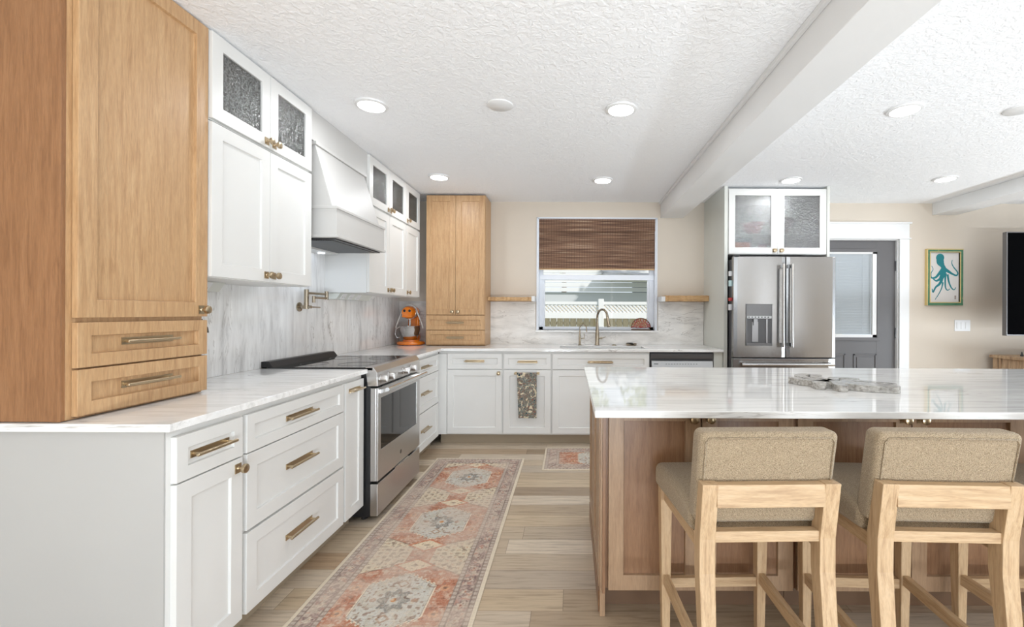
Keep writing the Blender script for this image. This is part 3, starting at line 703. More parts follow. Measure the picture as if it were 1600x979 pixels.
FV = Frame((0, 4.58, 0), (1, 0, 0), (0, -1, 0))
r = thing('pantry_cabinet', 'tall two-door maple cabinet in the far corner left of the window', 'cabinet', (-1.16, 4.72, .916), 'maple cabinets standing on the worktop')
MB().box(-1.46, -.862, -.307, -.001, .917, 2.44, FV).build('carcass', MAPLE, r, bevel=.001)
for a, c, k in ((-1.455, -1.162, -1.19), (-1.159, -.866, -1.131)):
    d = shaker(r, 'door', FV, a, c, 1.231, 2.433, MAPLE, stile=.057); knob(d, FV, k, 1.26, T)
for z0, z1 in ((1.077, 1.222), (.928, 1.071)):
    d = shaker(r, 'drawer', FV, -1.455, -.866, z0, z1, MAPLE, stile=.042); pull(d, FV, -1.16, (z0 + z1) / 2, .17, T - .009)

# floating shelves
def shelf(label, x0, x1, z0, z1, seed, cap):
    rnd = random.Random(seed); b = MB(); n = 22; pr = []
    F0 = []
    for i in range(n + 1):
        x = x0 + (x1 - x0) * i / n; w_ = rnd.uniform(-.006, .006); h_ = rnd.uniform(-.002, .002)
        F0 += [Vector((x, 4.70 + w_, z0 + .004 + h_)), Vector((x, 4.695 + w_, z1 - .003 + h_)), Vector((x, 4.889, z1)), Vector((x, 4.889, z0))]
    fs = [(0, 1, 2, 3), (4 * n, 4 * n + 1, 4 * n + 2, 4 * n + 3)]
    for i in range(n):
        for k in range(4): j = (k + 1) % 4; fs.append((4 * i + k, 4 * i + j, 4 * i + 4 + j, 4 * i + 4 + k))
    b.add(F0, fs); r = thing('floating_shelf', label, 'shelf', ((x0 + x1) / 2, 4.8, z0)); b.build('board', SHELFW, r)
    MB().box(cap[0], cap[1], 4.70, 4.889, z0 - .002, z0 + .052).build('end_cap', TRIMW, r, bevel=.002)
shelf('live-edge wooden shelf between maple cabinet and window', -.860, -.405, 1.374, 1.418, 1, (-.404, -.371))
shelf('live-edge wooden shelf right of the window', .99, 1.443, 1.378, 1.442, 2, (.948, .989))

# ------------------------------------------------------------------ fridge alcove
struct(MB().box(1.447, 1.478, 4.25, YB - .001, 0, ZC - .001).build('wall_fridge_side', PALE))
struct(MB().box(2.412, 2.438, 4.25, YB - .001, 0, ZC - .001).build('wall_fridge_side_right', PALE))
FQ = Frame((0, 4.27, 0), (1, 0, 0), (0, -1, 0))
upper(FQ, 1.482, 2.410, 1.812, 2.435, (1.486, 1.948, 2.408), 'white cabinet with two rippled glass doors above the fridge', True, .6, knobs=((1.915, 1.848), (1.98, 1.848)))
def container(name, label, cat, c, s, mat, bowl=False):
    if bowl: b = MB().lathe(c, [(s[0] * .35, 0), (s[0] * .5, .01), (s[0], s[2]), (s[0] - .004, s[2]), (s[0] * .45, .016)], 20)
    else: b = MB().box(c[0] - s[0], c[0] + s[0], c[1] - s[1], c[1] + s[1], c[2], c[2] + s[2])
    tag(b.build(name, mat, None, bevel=0 if bowl else .006, smooth=40 if bowl else 0), label, cat, 'things behind the rippled glass over the fridge')
Zs = 1.831
def flat(n, c): return paint(n, c, .4)
container('storage_box', 'orange container at the lower left behind the left pane over the fridge', 'box', (1.63, 4.42, Zs), (.09, .1, .105), flat('orange', srgb(240, 120, 40)))
container('storage_box', 'white container beside the orange one behind the left pane', 'box', (1.77, 4.42, Zs), (.035, .08, .10), flat('cwhite', srgb(232, 228, 226)))
container('storage_box', 'dusky red container lower right behind the left pane over the fridge', 'box', (1.86, 4.44, Zs), (.045, .08, .09), flat('cred', srgb(170, 70, 60)))
b = MB().box(1.501, 2.391, 4.29, 4.86, 2.0, 2.012)
for o_ in list(COL.objects):
    pass
shf = b.build('shelf', WHITE, [o for o in COL.objects if o.get('label', '').startswith('white cabinet with two rippled glass doors above')][0])
container('folded_cloth', 'dark green item on the orange container behind the left pane', 'cloth', (1.64, 4.42, Zs + .108), (.10, .08, .04), flat('cgreen', srgb(50, 95, 80)))
container('mixing_bowl', 'reddish bowl on the shelf behind the left pane over the fridge', 'bowl', (1.78, 4.42, 2.014), (.11, .11, .12), flat('cpink', srgb(190, 96, 84)), True)
container('storage_box', 'orange-red container low behind the right pane over the fridge', 'box', (2.06, 4.42, Zs), (.09, .08, .06), flat('orange2', srgb(228, 100, 50)))
container('storage_box', 'blue container low behind the right pane over the fridge', 'box', (2.23, 4.42, Zs), (.05, .08, .06), flat('cblue', srgb(70, 90, 150)))
container('storage_box', 'yellow container at the lower right corner behind the right pane', 'box', (2.335, 4.42, Zs), (.035, .08, .05), flat('cyellow', srgb(205, 190, 80)))
container('mixing_bowl', 'dark bowl on the shelf behind the right pane over the fridge', 'bowl', (2.07, 4.44, 2.014), (.12, .12, .16), flat('cdark', srgb(92, 60, 55)), True)
container('storage_box', 'pale tin on the shelf behind the right pane over the fridge', 'tin', (2.28, 4.42, 2.014), (.07, .08, .13), flat('cpale', srgb(225, 222, 220)))

fr = thing('refrigerator', 'stainless french-door refrigerator with water dispenser', 'refrigerator', (1.95, 4.5, 0))
FF = Frame((0, 4.12, 0), (1, 0, 0), (0, -1, 0))
MB().box(1.492, 2.402, -.74, -.03, .02, 1.755, FF).build('body', SIDEG, fr, bevel=.003)
def curved_door(name, u0, u1, z0, z1, hole=None):
    n = 14; b = MB(); F0 = []
    us = [u0 + (u1 - u0) * i / n for i in range(n + 1)]
    def dep(u): return .018 + .012 * (1 - ((u - 1.953) / .47) ** 2)
    def edge(u):
        e = min(u - u0, u1 - u) / .012; return 0 if e >= 1 else -.008 * (1 - e)
    b = MB()
    vs = []
    for u in us: vs += [FF.P(u, -.03, z0), FF.P(u, dep(u) + edge(u), z0), FF.P(u, dep(u) + edge(u), z1), FF.P(u, -.03, z1)]
    fs = [(0, 1, 2, 3), (4 * n, 4 * n + 1, 4 * n + 2, 4 * n + 3)]
    for i in range(n):
        for k in range(4): j = (k + 1) % 4; fs.append((4 * i + k, 4 * i + j, 4 * i + 4 + j, 4 * i + 4 + k))
    b.add(vs, fs); return b.build(name, STEEL, fr, bevel=.003)
D1 = curved_door('door', 1.482, 1.950, .858, 1.772); D2 = curved_door('door', 1.956, 2.412, .858, 1.772)
D3 = curved_door('freezer_drawer', 1.482, 2.412, .45, .848); D4 = curved_door('freezer_drawer', 1.482, 2.412, .06, .44)
for dd, u in ((D1, 1.905), (D2, 1.985)):
    b = MB().tube([FF.P(u, .085, .955), FF.P(u, .085, 1.70)], .0125, 14)
    for z in (.975, 1.68): b.beam(FF.P(u + (.012 if u < 1.95 else -.012), .02, z), FF.P(u, .085, z), .026, .034)
    b.build('handle', CHROME, dd, smooth=40)
for dd, z in ((D3, .80), (D4, .40)):
    b = MB().tube([FF.P(1.535, .085, z), FF.P(2.36, .085, z)], .0125, 14)
    for u in (1.555, 2.34): b.beam(FF.P(u, .0, z), FF.P(u, .085, z), .026, .03)
    b.build('handle', CHROME, dd, smooth=40)
# dispenser: bezel, recess, controls
dp = MB()
dp.box(1.592, 1.598, .02, .034, .965, 1.342, FF); dp.box(1.822, 1.828, .02, .034, .965, 1.342, FF); dp.box(1.592, 1.828, .02, .034, 1.336, 1.342, FF); dp.box(1.592, 1.828, .02, .036, .965, .985, FF)
dp = dp.build('dispenser', STEELD, D1, bevel=.001)
MB().box(1.598, 1.822, .022, .031, 1.235, 1.336, FF).build('dispenser_panel', paint('disp_grey', srgb(128, 128, 130), .3), fr)
b = MB().box(1.598, 1.822, .022, .030, .985, 1.21, FF); b = b.build('dispenser_recess', paint('recess_dark', srgb(84, 84, 87), .3), fr)
b = MB().box(1.645, 1.70, .030, .034, 1.0, 1.18, FF); b.box(1.655, 1.69, .030, .045, 1.15, 1.205, FF); b.box(1.77, 1.785, .030, .036, .99, 1.205, FF); b.build('dispenser_paddle', metal('paddle', srgb(150, 150, 152), .3), fr)
b = MB().box(1.600, 1.82, .022, .037, 1.212, 1.234, FF); dpn = b.build('display', paint('display_light', srgb(205, 208, 210), .3), fr)
b = MB()
for k in range(7): b.box(1.61 + k * .029, 1.622 + k * .029, .037, .0375, 1.219, 1.227, FF)
b.build('display_icon', BLACK, dpn)
MB().box(1.50, 2.39, -.03, .0, .01, .058, FF).build('grille', BLACK, fr)
# hinge cap, magnets on the fridge side
MB().box(1.49, 1.53, -.03, .03, 1.773, 1.785, FF).build('hinge_cap', BLACK, fr)
for z0, z1, cc, lab in ((1.60, 1.645, (226, 226, 226), 'upper white magnet clip on the fridge side'), (1.505, 1.56, (190, 215, 215), 'pale blue magnet clip below the white one on the fridge side'), (1.37, 1.40, (190, 60, 60), 'small red magnet on the fridge side'), (1.285, 1.34, (235, 235, 238), 'lowest white magnet clip on the fridge side')):
    tag(MB().box(1.462, 1.4905, 4.155, 4.185, z0, z1).build('magnet', flat('mag', srgb(*cc)), bevel=.003), lab, 'magnet', 'magnets on the fridge side')

# ------------------------------------------------------------------ island
FI = Frame((0, 1.876, 0), (1, 0, 0), (0, -1, 0))
o = MB().box(.088, 3.2, 1.575, 2.847, .890, .915).build('island_worktop', QISL, bevel=.0025)
tag(o, 'large white veined stone island top', 'worktop')
def island_unit(u0, u1, doors, knobs, label):
    r = thing('island_cabinet', label, 'cabinet', ((u0 + u1) / 2, 2.3, 0), 'wooden island cabinets')
    MB().box(u0, u1, -.90, -.001, .115, .889, FI).build('carcass', ISLW, r, bevel=.001)
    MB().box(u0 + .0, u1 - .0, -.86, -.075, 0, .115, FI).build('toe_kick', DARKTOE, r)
    for (a, c), k in zip(doors, knobs):
        d = shaker(r, 'door', FI, a, c, .117, .875, ISLF, stile=.062, rec=.014); knob(d, FI, k, .825, T)
        s = .064; MB().box(a + s, c - s, -.0, .0072, .117 + s, .875 - s, FI).build('door_panel', ISLW, d)
    return r
r = island_unit(.150, .926, ((.161, .539), (.544, .920)), (.507, .574), 'wooden island cabinet with two doors behind the first stool')
island_unit(.928, 1.882, ((.938, 1.403), (1.408, 1.872)), (1.372, 1.441), 'wooden island cabinet with two doors behind the second stool')
island_unit(1.884, 2.84, ((1.894, 2.36), (2.365, 2.83)), (2.33, 2.395), 'wooden island cabinet with two doors at the right frame edge')
r = thing('island_end_panel', 'wooden panelled end of the island facing the range', 'panel', (.14, 2.32, 0))
FE = Frame((.149, 0, 0), (0, 1, 0), (-1, 0, 0))
MB().box(1.862, 2.79, 0, .012, .10, .889, FE).build('panel', ISLW, r)
b = MB().box(.128, .149, 1.872, 1.96, 0, .889); b.build('corner_post', ISLF, r, bevel=.001)
for a, c in ((1.885, 2.33), (2.34, 2.785)):
    shaker(r, 'applied_frame', Frame((.137, 0, 0), (0, 1, 0), (-1, 0, 0)), a, c, .117, .87, ISLF, stile=.07, t=.014)
MB().box(1.90, 2.79, .012, .026, 0, .09, FE).build('base_trim', ISLW, r, bevel=.002)

# ------------------------------------------------------------------ stools
def make_stool(label):
    r = thing('bar_stool', label, 'stool', (0, 0, 0), 'counter stools at the island')
    fy, ry = .225, -.225
    for s in (-1, 1):
        MB().hexa([Vector((s * .187 + a * .015, fy + c * .016, 0)) for a, c in ((-1, -1), (1, -1), (1, 1), (-1, 1))] + [Vector((s * .190 + a * .0225, fy + c * .024, .578)) for a, c in ((-1, -1), (1, -1), (1, 1), (-1, 1))]).build('leg', ASH, r, bevel=.002)
        # bent rear leg rising to hold the back
        prof = [(0, ry - .045, .034), (.50, ry + .012, .05), (.60, ry + .012, .052), (.768, ry - .018, .042)]
        vs = []; fs = []
        for z, y, d in prof:
            w_ = .019 if z < .1 else .0235
            for a, c in ((-1, -1), (1, -1), (1, 1), (-1, 1)): vs.append((s * .178 + a * w_, y + c * d / 2, z))
        for i in range(3):
            for k in range(4): j = (k + 1) % 4; fs.append((4 * i + k, 4 * i + j, 4 * i + 4 + j, 4 * i + 4 + k))
        fs += [(0, 1, 2, 3), (12, 13, 14, 15)]
        MB().add(vs, fs).build('leg', ASH, r, bevel=.002)
        MB().beam((s * .188, fy - .02, .553), (s * .180, ry + .03, .568), .024, .042).build('seat_rail', ASHD, r, bevel=.0015)
        MB().beam((s * .188, fy - .01, .222), (s * .180, ry - .01, .222), .022, .04).build('stretcher', ASHD, r, bevel=.0015)
    MB().box(-.17, .17, fy - .012, fy + .012, .53, .578).build('seat_rail', ASHH, r, bevel=.0015)
    MB().box(-.17, .17, fy - .011, fy + .011, .185, .222).build('stretcher', ASHH, r, bevel=.0015)
    MB().box(-.158, .158, ry - .008, ry + .022, .588, .620).build('seat_rail', ASHH, r, bevel=.0015)
    MB().box(-.158, .158, ry - .035, ry - .004, .700, .766).build('back_rail', ASHH, r, bevel=.0015)
    # seat cushion, wider at the front
    b = MB(); nx, ny = 1, 1
    b.hexa([Vector(p) for p in ((-.208, ry + .06, .585), (.208, ry + .06, .585), (.226, fy + .03, .575), (-.226, fy + .03, .575), (-.208, ry + .06, .672), (.208, ry + .06, .672), (.226, fy + .03, .668), (-.226, fy + .03, .668))])
    b.build('seat', BOUCLE, r, bevel=.026, seg=6, smooth=60)
    b = MB().hexa([Vector(p) for p in ((-.205, ry + .022, .628), (.205, ry + .022, .628), (.205, ry + .105, .628), (-.205, ry + .105, .628), (-.207, ry - .030, .915), (.207, ry - .030, .915), (.205, ry + .050, .915), (-.205, ry + .050, .915))])
    bk = b.build('backrest', BOUCLE, r, bevel=.022, seg=6, smooth=60)
    pts = [(-.188, ry + .015, .66), (-.188, ry - .026, .885), (-.180, ry - .0285, .897), (.180, ry - .0285, .897), (.188, ry - .026, .885), (.188, ry + .015, .66)]
    MB().tube(pts, .0028, 6).build('piping', BOUCLE, bk, smooth=60)
    return r
st = make_stool('light wood bar stool with beige fabric seat, leftmost at the island')
st.location = (.572, 1.555, 0); st.rotation_euler = (0, 0, math.radians(1.8))
s2 = copy_tree(st); s2['label'] = 'light wood bar stool with beige fabric seat, middle one at the island'; s2.location = (1.113, 1.555, 0); s2.rotation_euler = (0, 0, math.radians(-2))
s3 = copy_tree(st); s3['label'] = 'bar stool cut off by the right edge of the frame'; s3.location = (1.724, 1.555, 0); s3.rotation_euler = (0, 0, 0)
for st_ in (s2, s3):
    pass

# ------------------------------------------------------------------ carved octopus-like board on the island
def stroke(b, pts, ws, z0, z1, n=10):
    """rounded flat limb following pts with half-widths ws"""
    P = [Vector((p[0], p[1])) for p in pts]; dense = []; m = len(P)
    for i in range(m - 1):
        for k in range(6):
            t = k / 6; p0 = P[max(i - 1, 0)]; p1 = P[i]; p2 = P[i + 1]; p3 = P[min(i + 2, m - 1)]
            q = .5 * ((2 * p1) + (-p0 + p2) * t + (2 * p0 - 5 * p1 + 4 * p2 - p3) * t * t + (-p0 + 3 * p1 - 3 * p2 + p3) * t ** 3)
            dense.append((q, ws[i] * (1 - t) + ws[i + 1] * t))
    dense.append((P[-1], ws[-1])); L_ = []; R_ = []
    for i, (q, w_) in enumerate(dense):
        t = (dense[min(i + 1, len(dense) - 1)][0] - dense[max(i - 1, 0)][0]).normalized(); nn = Vector((-t.y, t.x)); L_.append(q + nn * w_); R_.append(q - nn * w_)
    t = (dense[-1][0] - dense[-2][0]).normalized(); a0 = math.atan2(t.y, t.x)
    cap = [dense[-1][0] + Vector((math.cos(a0 + math.pi / 2 - math.pi * k / 8), math.sin(a0 + math.pi / 2 - math.pi * k / 8))) * dense[-1][1] for k in range(1, 8)]
    t = (dense[1][0] - dense[0][0]).normalized(); a1 = math.atan2(-t.y, -t.x)
    cap0 = [dense[0][0] + Vector((math.cos(a1 + math.pi / 2 - math.pi * k / 8), math.sin(a1 + math.pi / 2 - math.pi * k / 8))) * dense[0][1] for k in range(1, 8)]
    poly = [(p.x, p.y) for p in L_ + cap + R_[::-1] + cap0]
    b.prism(poly, lambda x, y: Vector((x, y, z0)), lambda x, y: Vector((x, y, z1)))
t = NT('weathered_grey'); g_ = t.noise(t.coord((10, 30, 30)), 3, 6, .6); t.set(color=t.ramp(g_, [(.3, srgb(120, 114, 108)), (.5, srgb(172, 168, 162)), (.7, srgb(206, 203, 198))]), rough=.16); t.bump(g_, .15, .001)
GREYB = t.m
b = MB(); Z0, Z1 = .916, .944
stroke(b, [(1.24, 2.09), (1.32, 2.03), (1.40, 1.98)], [.038, .058, .04], Z0, Z1)
arms = [[(1.25, 2.10), (1.34, 2.14), (1.41, 2.08), (1.445, 2.04)], [(1.24, 2.12), (1.30, 2.22), (1.38, 2.20)], [(1.23, 2.12), (1.22, 2.24), (1.26, 2.31)],
        [(1.22, 2.11), (1.17, 2.20), (1.17, 2.30), (1.22, 2.34)], [(1.21, 2.10), (1.13, 2.15), (1.10, 2.22)], [(1.21, 2.09), (1.15, 2.10), (1.135, 2.05)], [(1.25, 2.07), (1.21, 2.04), (1.20, 1.995)]]
for a in arms: stroke(b, a, [.026, .023, .025, .026][:len(a)], Z0, Z1 - .0005)
tag(b.build('carved_board', GREYB), 'flat weathered grey octopus-shaped wooden board on the island', 'decoration')

# ------------------------------------------------------------------ faucets and sink bits
def arc(c, r, a0, a1, n, ex, ez=Vector((0, 0, 1))):
    return [Vector(c) + Vector(ex) * (r * math.cos(math.radians(a0 + (a1 - a0) * i / n))) + ez * (r * math.sin(math.radians(a0 + (a1 - a0) * i / n))) for i in range(n + 1)]
r = thing('kitchen_faucet', 'tall gooseneck kitchen faucet behind the sink', 'faucet', (.284, 4.74, .916))
fx, fy = .284, 4.74; ex = Vector((.55, -.83, 0)).normalized()
b = MB().lathe((fx, fy, .916), [(.026, 0), (.026, .006), (.022, .01), (.0215, .11), (.016, .17), (.0125, .24)], 20)
b.tube([Vector((fx, fy, 1.14)), Vector((fx, fy, 1.20))] + arc(Vector((fx, fy, 1.205)) + ex * .085, .085, 180, 20, 16, ex), .0115, 12)
b.build('spout', NICKEL, r, smooth=50)
e0 = Vector((fx, fy, 1.205)) + ex * (.085 + .085 * math.cos(math.radians(20))) + Vector((0, 0, .085 * math.sin(math.radians(20))))
b = MB().tube([e0, e0 + ex * .012 + Vector((0, 0, -.04)), e0 + ex * .028 + Vector((0, 0, -.115)), e0 + ex * .03 + Vector((0, 0, -.122))], [.0125, .015, .018, .014], 14); b.build('spray_head', NICKEL, r, smooth=50)
b = MB().tube([(fx + .015, fy, .99), (fx + .055, fy, .99)], .011, 12); b.tube([(fx + .05, fy, .992), (fx + .088, fy - .01, 1.005)], [.006, .004], 8); b.build('lever', NICKEL, r, smooth=50)
r = thing('water_tap', 'small filtered-water tap left of the main faucet', 'faucet', (.102, 4.76, .916))
fx, fy = .102, 4.76; ex = Vector((1, -.35, 0)).normalized()
b = MB().lathe((fx, fy, .916), [(.02, 0), (.018, .004), (.0125, .008), (.012, .10), (.0085, .105), (.006, .15)], 16)
b.tube([Vector((fx, fy, 1.05)), Vector((fx, fy, 1.09))] + arc(Vector((fx, fy, 1.095)) + ex * .036, .036, 180, 0, 12, ex) + [Vector((fx, fy, 1.055)) + ex * .075], .0055, 8); b.build('spout', NICKEL, r, smooth=50)
b = MB().tube([(fx + .01, fy, .985), (fx + .05, fy, .985)], .0055, 8); b.tube([(fx + .046, fy, .985), (fx + .046, fy, 1.035)], .0035, 8); b.build('lever', NICKEL, r, smooth=50)
tag(MB().lathe((.46, 4.72, .916), [(.024, 0), (.024, .006), (.014, .009), (.014, .012)], 20).build('air_switch', NICKEL, smooth=40), 'small round metal button on the worktop right of the faucet', 'button')
r = thing('sink_strainer', 'dark metal strainer on the worktop at the sink right end', 'strainer', (.64, 4.72, .916))
MB().lathe((.64, 4.72, .916), [(.05, 0), (.06, .022), (.056, .022), (.046, .003)], 20).build('basket', NICKEL, r, smooth=40)
MB().lathe((.625, 4.72, .92), [(.03, 0), (.034, .022), (.02, .026)], 16).build('stopper', BLACK, r, smooth=40)

# pot filler
r = thing('pot_filler', 'wall-mounted folding brass-toned pot filler tap over the range', 'faucet', (-1.84, 3.08, 1.29))
px, py, pz = -1.849, 3.08, 1.287
b = MB().lathe((px, py, pz), [(.032, 0), (.032, .006), (.012, .012), (.012, .05)], 20, (1, 0, 0)); b.build('wall_flange', NICKEL, r, smooth=50)
b = MB().tube([(px + .05, py, pz - .014), (px + .05, py, pz + .12)], .015, 14); b.tube([(px + .04, py, pz), (px + .085, py, pz)], .010, 10); b.build('valve_body', NICKEL, r, smooth=50)
b = MB().tube([(px + .08, py, pz), (px + .088, py + .10, pz - .002)], [.006, .0045], 8); b.build('lever', NICKEL, r, smooth=50)
b = MB().tube([(px + .05, py, pz + .095), (px + .085, py + .19, pz + .095)], .0085, 10); b.tube([(px + .085, py + .19, pz + .055), (px + .085, py + .19, pz + .115)], .013, 12); b.build('arm', NICKEL, r, smooth=50)
b = MB().tube([(px + .085, py + .19, pz + .065), (px + .10, py + .0, pz + .065)], .0085, 10); b.tube([(px + .10, py, pz + .075), (px + .10, py, pz + .03)], .010, 10); b.build('arm', NICKEL, r, smooth=50)

# stone cover on backsplash behind the range: small outlet
b = MB().box(-1.8495, -1.846, 2.54, 2.61, 1.05, 1.165)
# ------------------------------------------------------------------ roman shade
bl = thing('woven_shade', 'brown woven bamboo roman shade half covering the window', 'blind', (.29, YB + .02, 1.72))
def bamboo():
    t = NT('bamboo'); v = t.coord((2.2, 1, 150)); n = t.noise(v, 1.0, 3, .6)
    c = t.ramp(n, [(.30, srgb(74, 50, 40)), (.45, srgb(118, 88, 70)), (.58, srgb(150, 116, 92)), (.72, srgb(208, 186, 162))])
    tc = t.n('ShaderNodeTexCoord'); sp = t.n('ShaderNodeSeparateXYZ'); t.l(tc.outputs['Object'], sp.inputs[0])
    fx = t.math('FRACT', t.math('MULTIPLY', sp.outputs[0], 36)); th = t.math('LESS_THAN', fx, .14)
    c = t.mix(t.math('MULTIPLY', th, .6), c, srgb(60, 38, 28)); t.set(color=c, rough=.7)
    return t.m
BAM = bamboo()
def reeds(z0, z1, y, x0, x1):
    b = MB(); z = z0; rnd = random.Random(int(z0 * 1000))
    while z < z1:
        h = rnd.uniform(.006, .012); d = rnd.uniform(.002, .005)
        b.prism([(y, z), (y - d, z + h * .25), (y - d, z + h * .75), (y, z + h * .98), (y + .003, z + h * .98), (y + .003, z)], lambda a, c: Vector((x0, a, c)), lambda a, c: Vector((x1, a, c))); z += h
    return b
reeds(1.735, 2.265, YB + .03, WX0 + .014, WX1 - .014).build('shade_panel', BAM, bl)
reeds(2.14, 2.268, YB + .004, WX0 + .013, WX1 - .013).build('valance', BAM, bl)
bt = reeds(1.735, 1.80, YB + .018, WX0 + .014, WX1 - .014)
bt.build('bottom_fold', BAM, bl)
o = MB().box(WX0 + .016, WX1 - .016, YB + .02, YB + .034, 1.722, 1.737).build('bottom_bar', SHELFW, bl)
MB().box(WX0 + .014, WX1 - .014, YB + .036, YB + .07, 2.235, 2.264).build('headrail', SHELFW, bl)

# round openwork plate on the sill
r = thing('openwork_plate', 'round red and white openwork plate standing at the window corner', 'plate', (.80, YB + .06, WZ0))
RED = paint('red_glaze', srgb(186, 84, 76), .4)
cx, cz, yy, R_ = .775, 1.072 + .02, YB + .055, .105
b = MB().tube([(cx + R_ * math.cos(a), yy, cz + R_ * math.sin(a)) for a in [math.pi * i / 24 for i in range(25)]], .005, 8); b.box(cx - R_, cx + R_, yy - .006, yy + .006, WZ0 + .001, WZ0 + .012); b.build('rim', DARKTOE, r, smooth=60)
rnd = random.Random(8); b = MB()
for k in range(11):
    a = math.pi * (k + .5) / 11; p0 = Vector((cx, yy, cz)); pts = []
    for i in range(6): rr = R_ * i / 5; aa = a + .12 * math.sin(i * 2 + k); pts.append((cx + rr * math.cos(aa), yy, cz + abs(rr * math.sin(aa))))
    b.tube(pts, [.003, .0025, .003, .004, .0055, .006], 6)
for rr in (.05, .078): b.tube([(cx + rr * math.cos(a) , yy, cz + rr * math.sin(a)) for a in [math.pi * i / 14 for i in range(15)]], .003, 6)
b.build('fretwork', RED, r, smooth=60)

# ------------------------------------------------------------------ towel
def towel():
    t = NT('floral_towel'); v = t.coord((1, 1, 1)); vo = t.n('ShaderNodeTexVoronoi'); t.l(v, vo.inputs['Vector']); vo.inputs['Scale'].default_value = 38
    n = t.noise(v, 30, 3, .6, 3.0)
    c = t.ramp(n, [(.36, srgb(36, 52, 66)), (.43, srgb(66, 90, 96)), (.46, srgb(220, 212, 190)), (.50, srgb(44, 58, 74)), (.55, srgb(120, 128, 104)), (.60, srgb(164, 92, 88)), (.64, srgb(46, 60, 70)), (.70, srgb(226, 214, 190))])
    fl = t.noise(v, 17, 2, .5, 2.0); c = t.mix(t.ramp(fl, [(.58, (0, 0, 0, 1)), (.62, (1, 1, 1, 1))]), c, srgb(222, 208, 180))
    t.set(color=c, rough=.9, spec=.1); t.bump(n, .3, .002); return t.m
r_ = MB(); nx, nz = 14, 26; ty = 4.28 - .062
def tpt(i, j):
    u = -.495 + .185 * i / nx; u = u + (.006 * (j / nz) if i == 0 else 0)
    z = .692 - (.42 if True else 0) * j / nz; w_ = .004 * math.sin(i * 1.1 + j * .12)
    return Vector((u + .01 * (j / nz) * (1 - i / nx), ty - .011 + w_ * min(1, j / 5) + (.0 if j else .004), z))
vs = [tpt(i, j) for j in range(nz + 1) for i in range(nx + 1)]
vb = [p + Vector((0, .004, 0)) for p in vs]; W1 = nx + 1; N1 = len(vs)
fs = [(j * W1 + i, j * W1 + i + 1, (j + 1) * W1 + i + 1, (j + 1) * W1 + i) for j in range(nz) for i in range(nx)]
fs += [tuple(k + N1 for k in f_) for f_ in fs]
edge = [i for i in range(W1)] + [(j + 1) * W1 - 1 for j in range(1, nz + 1)] + [nz * W1 + i for i in range(nx - 1, -1, -1)] + [j * W1 for j in range(nz - 1, 0, -1)]
fs += [(edge[k], edge[(k + 1) % len(edge)], edge[(k + 1) % len(edge)] + N1, edge[k] + N1) for k in range(len(edge))]
r_.add(vs + vb, fs)
# the back half of the towel behind the bar
r_.hexa([Vector(p) for p in ((-.470, ty + .009, .30), (-.318, ty + .009, .30), (-.318, ty + .012, .30), (-.470, ty + .012, .30), (-.485, ty + .009, .690), (-.315, ty + .009, .690), (-.315, ty + .012, .690), (-.485, ty + .012, .690))])
r_.prism([(ty - .013, .685), (ty - .011, .692), (ty, .696), (ty + .010, .692), (ty + .012, .685), (ty + .010, .685), (ty, .691), (ty - .009, .685)], lambda a, c: Vector((-.492, a, c)), lambda a, c: Vector((-.312, a, c)))
tag(r_.build('dish_towel', towel(), smooth=60), 'dark floral dish towel hanging from the bar of a white cabinet door', 'towel')

# ------------------------------------------------------------------ stand mixer
mx = thing('stand_mixer', 'orange stand mixer with steel bowl in the far corner', 'mixer', (-1.66, 4.66, .916))
ORG = NT('orange_enamel').set(color=srgb(236, 126, 24), rough=.18, coat=.5).m
ex_, ey_, ez_ = -1.655, 4.70, .916
b = MB().lathe((ex_, ey_, ez_), [(.124, 0), (.138, .008), (.140, .024), (.132, .034), (.10, .038)], 32); b.lathe((ex_, ey_ , ez_ + .034), [(.085, 0), (.082, .018), (.06, .022)], 28); b.build('base', ORG, mx, smooth=50)
b = MB().hexa([Vector(p) for p in ((ex_ - .062, ey_ + .06, ez_ + .03), (ex_ + .062, ey_ + .06, ez_ + .03), (ex_ + .055, ey_ + .14, ez_ + .03), (ex_ - .055, ey_ + .14, ez_ + .03), (ex_ - .060, ey_ + .07, ez_ + .30), (ex_ + .060, ey_ + .07, ez_ + .30), (ex_ + .05, ey_ + .14, ez_ + .30), (ex_ - .05, ey_ + .14, ez_ + .30))])
b.build('column', ORG, mx, bevel=.02, seg=4, smooth=60)
b = MB()
hp = [(.02, -.13), (.052, -.125), (.064, -.09), (.068, -.02), (.066, .06), (.056, .12), (.03, .15)]
b.lathe((ex_, ey_, ez_ + .335), hp, 28, (0, 1, 0), 1, 1.0); b.build('head', ORG, mx, smooth=60)
b = MB().lathe((ex_, ey_, ez_ + .335), [(.0695, -.045), (.0715, -.035), (.0715, -.012), (.0695, -.002)], 28, (0, 1, 0)); b.build('trim_band', CHROME, mx, smooth=50)
b = MB().box(ex_ - .05, ex_ + .05, ey_ - .125, ey_ - .118, ez_ + .285, ez_ + .305); b.build('front_band', ORG, mx, bevel=.003)
b = MB()
for s in (-1, 1): b.lathe((ex_ + s * .026 + .004, ey_ - .128, ez_ + .352), [(.013, .006), (.013, -.004), (.008, -.006)], 14, (0, 1, 0))
b.build('hub_knob', BLACK, mx, smooth=40)
b = MB().lathe((ex_, ey_ - .03, ez_ + .055), [(.052, 0), (.062, .004), (.088, .05), (.102, .10), (.106, .135), (.109, .137), (.107, .141), (.101, .139), (.098, .10), (.083, .05)], 32)
b.build('bowl', CHROME, mx, smooth=50)
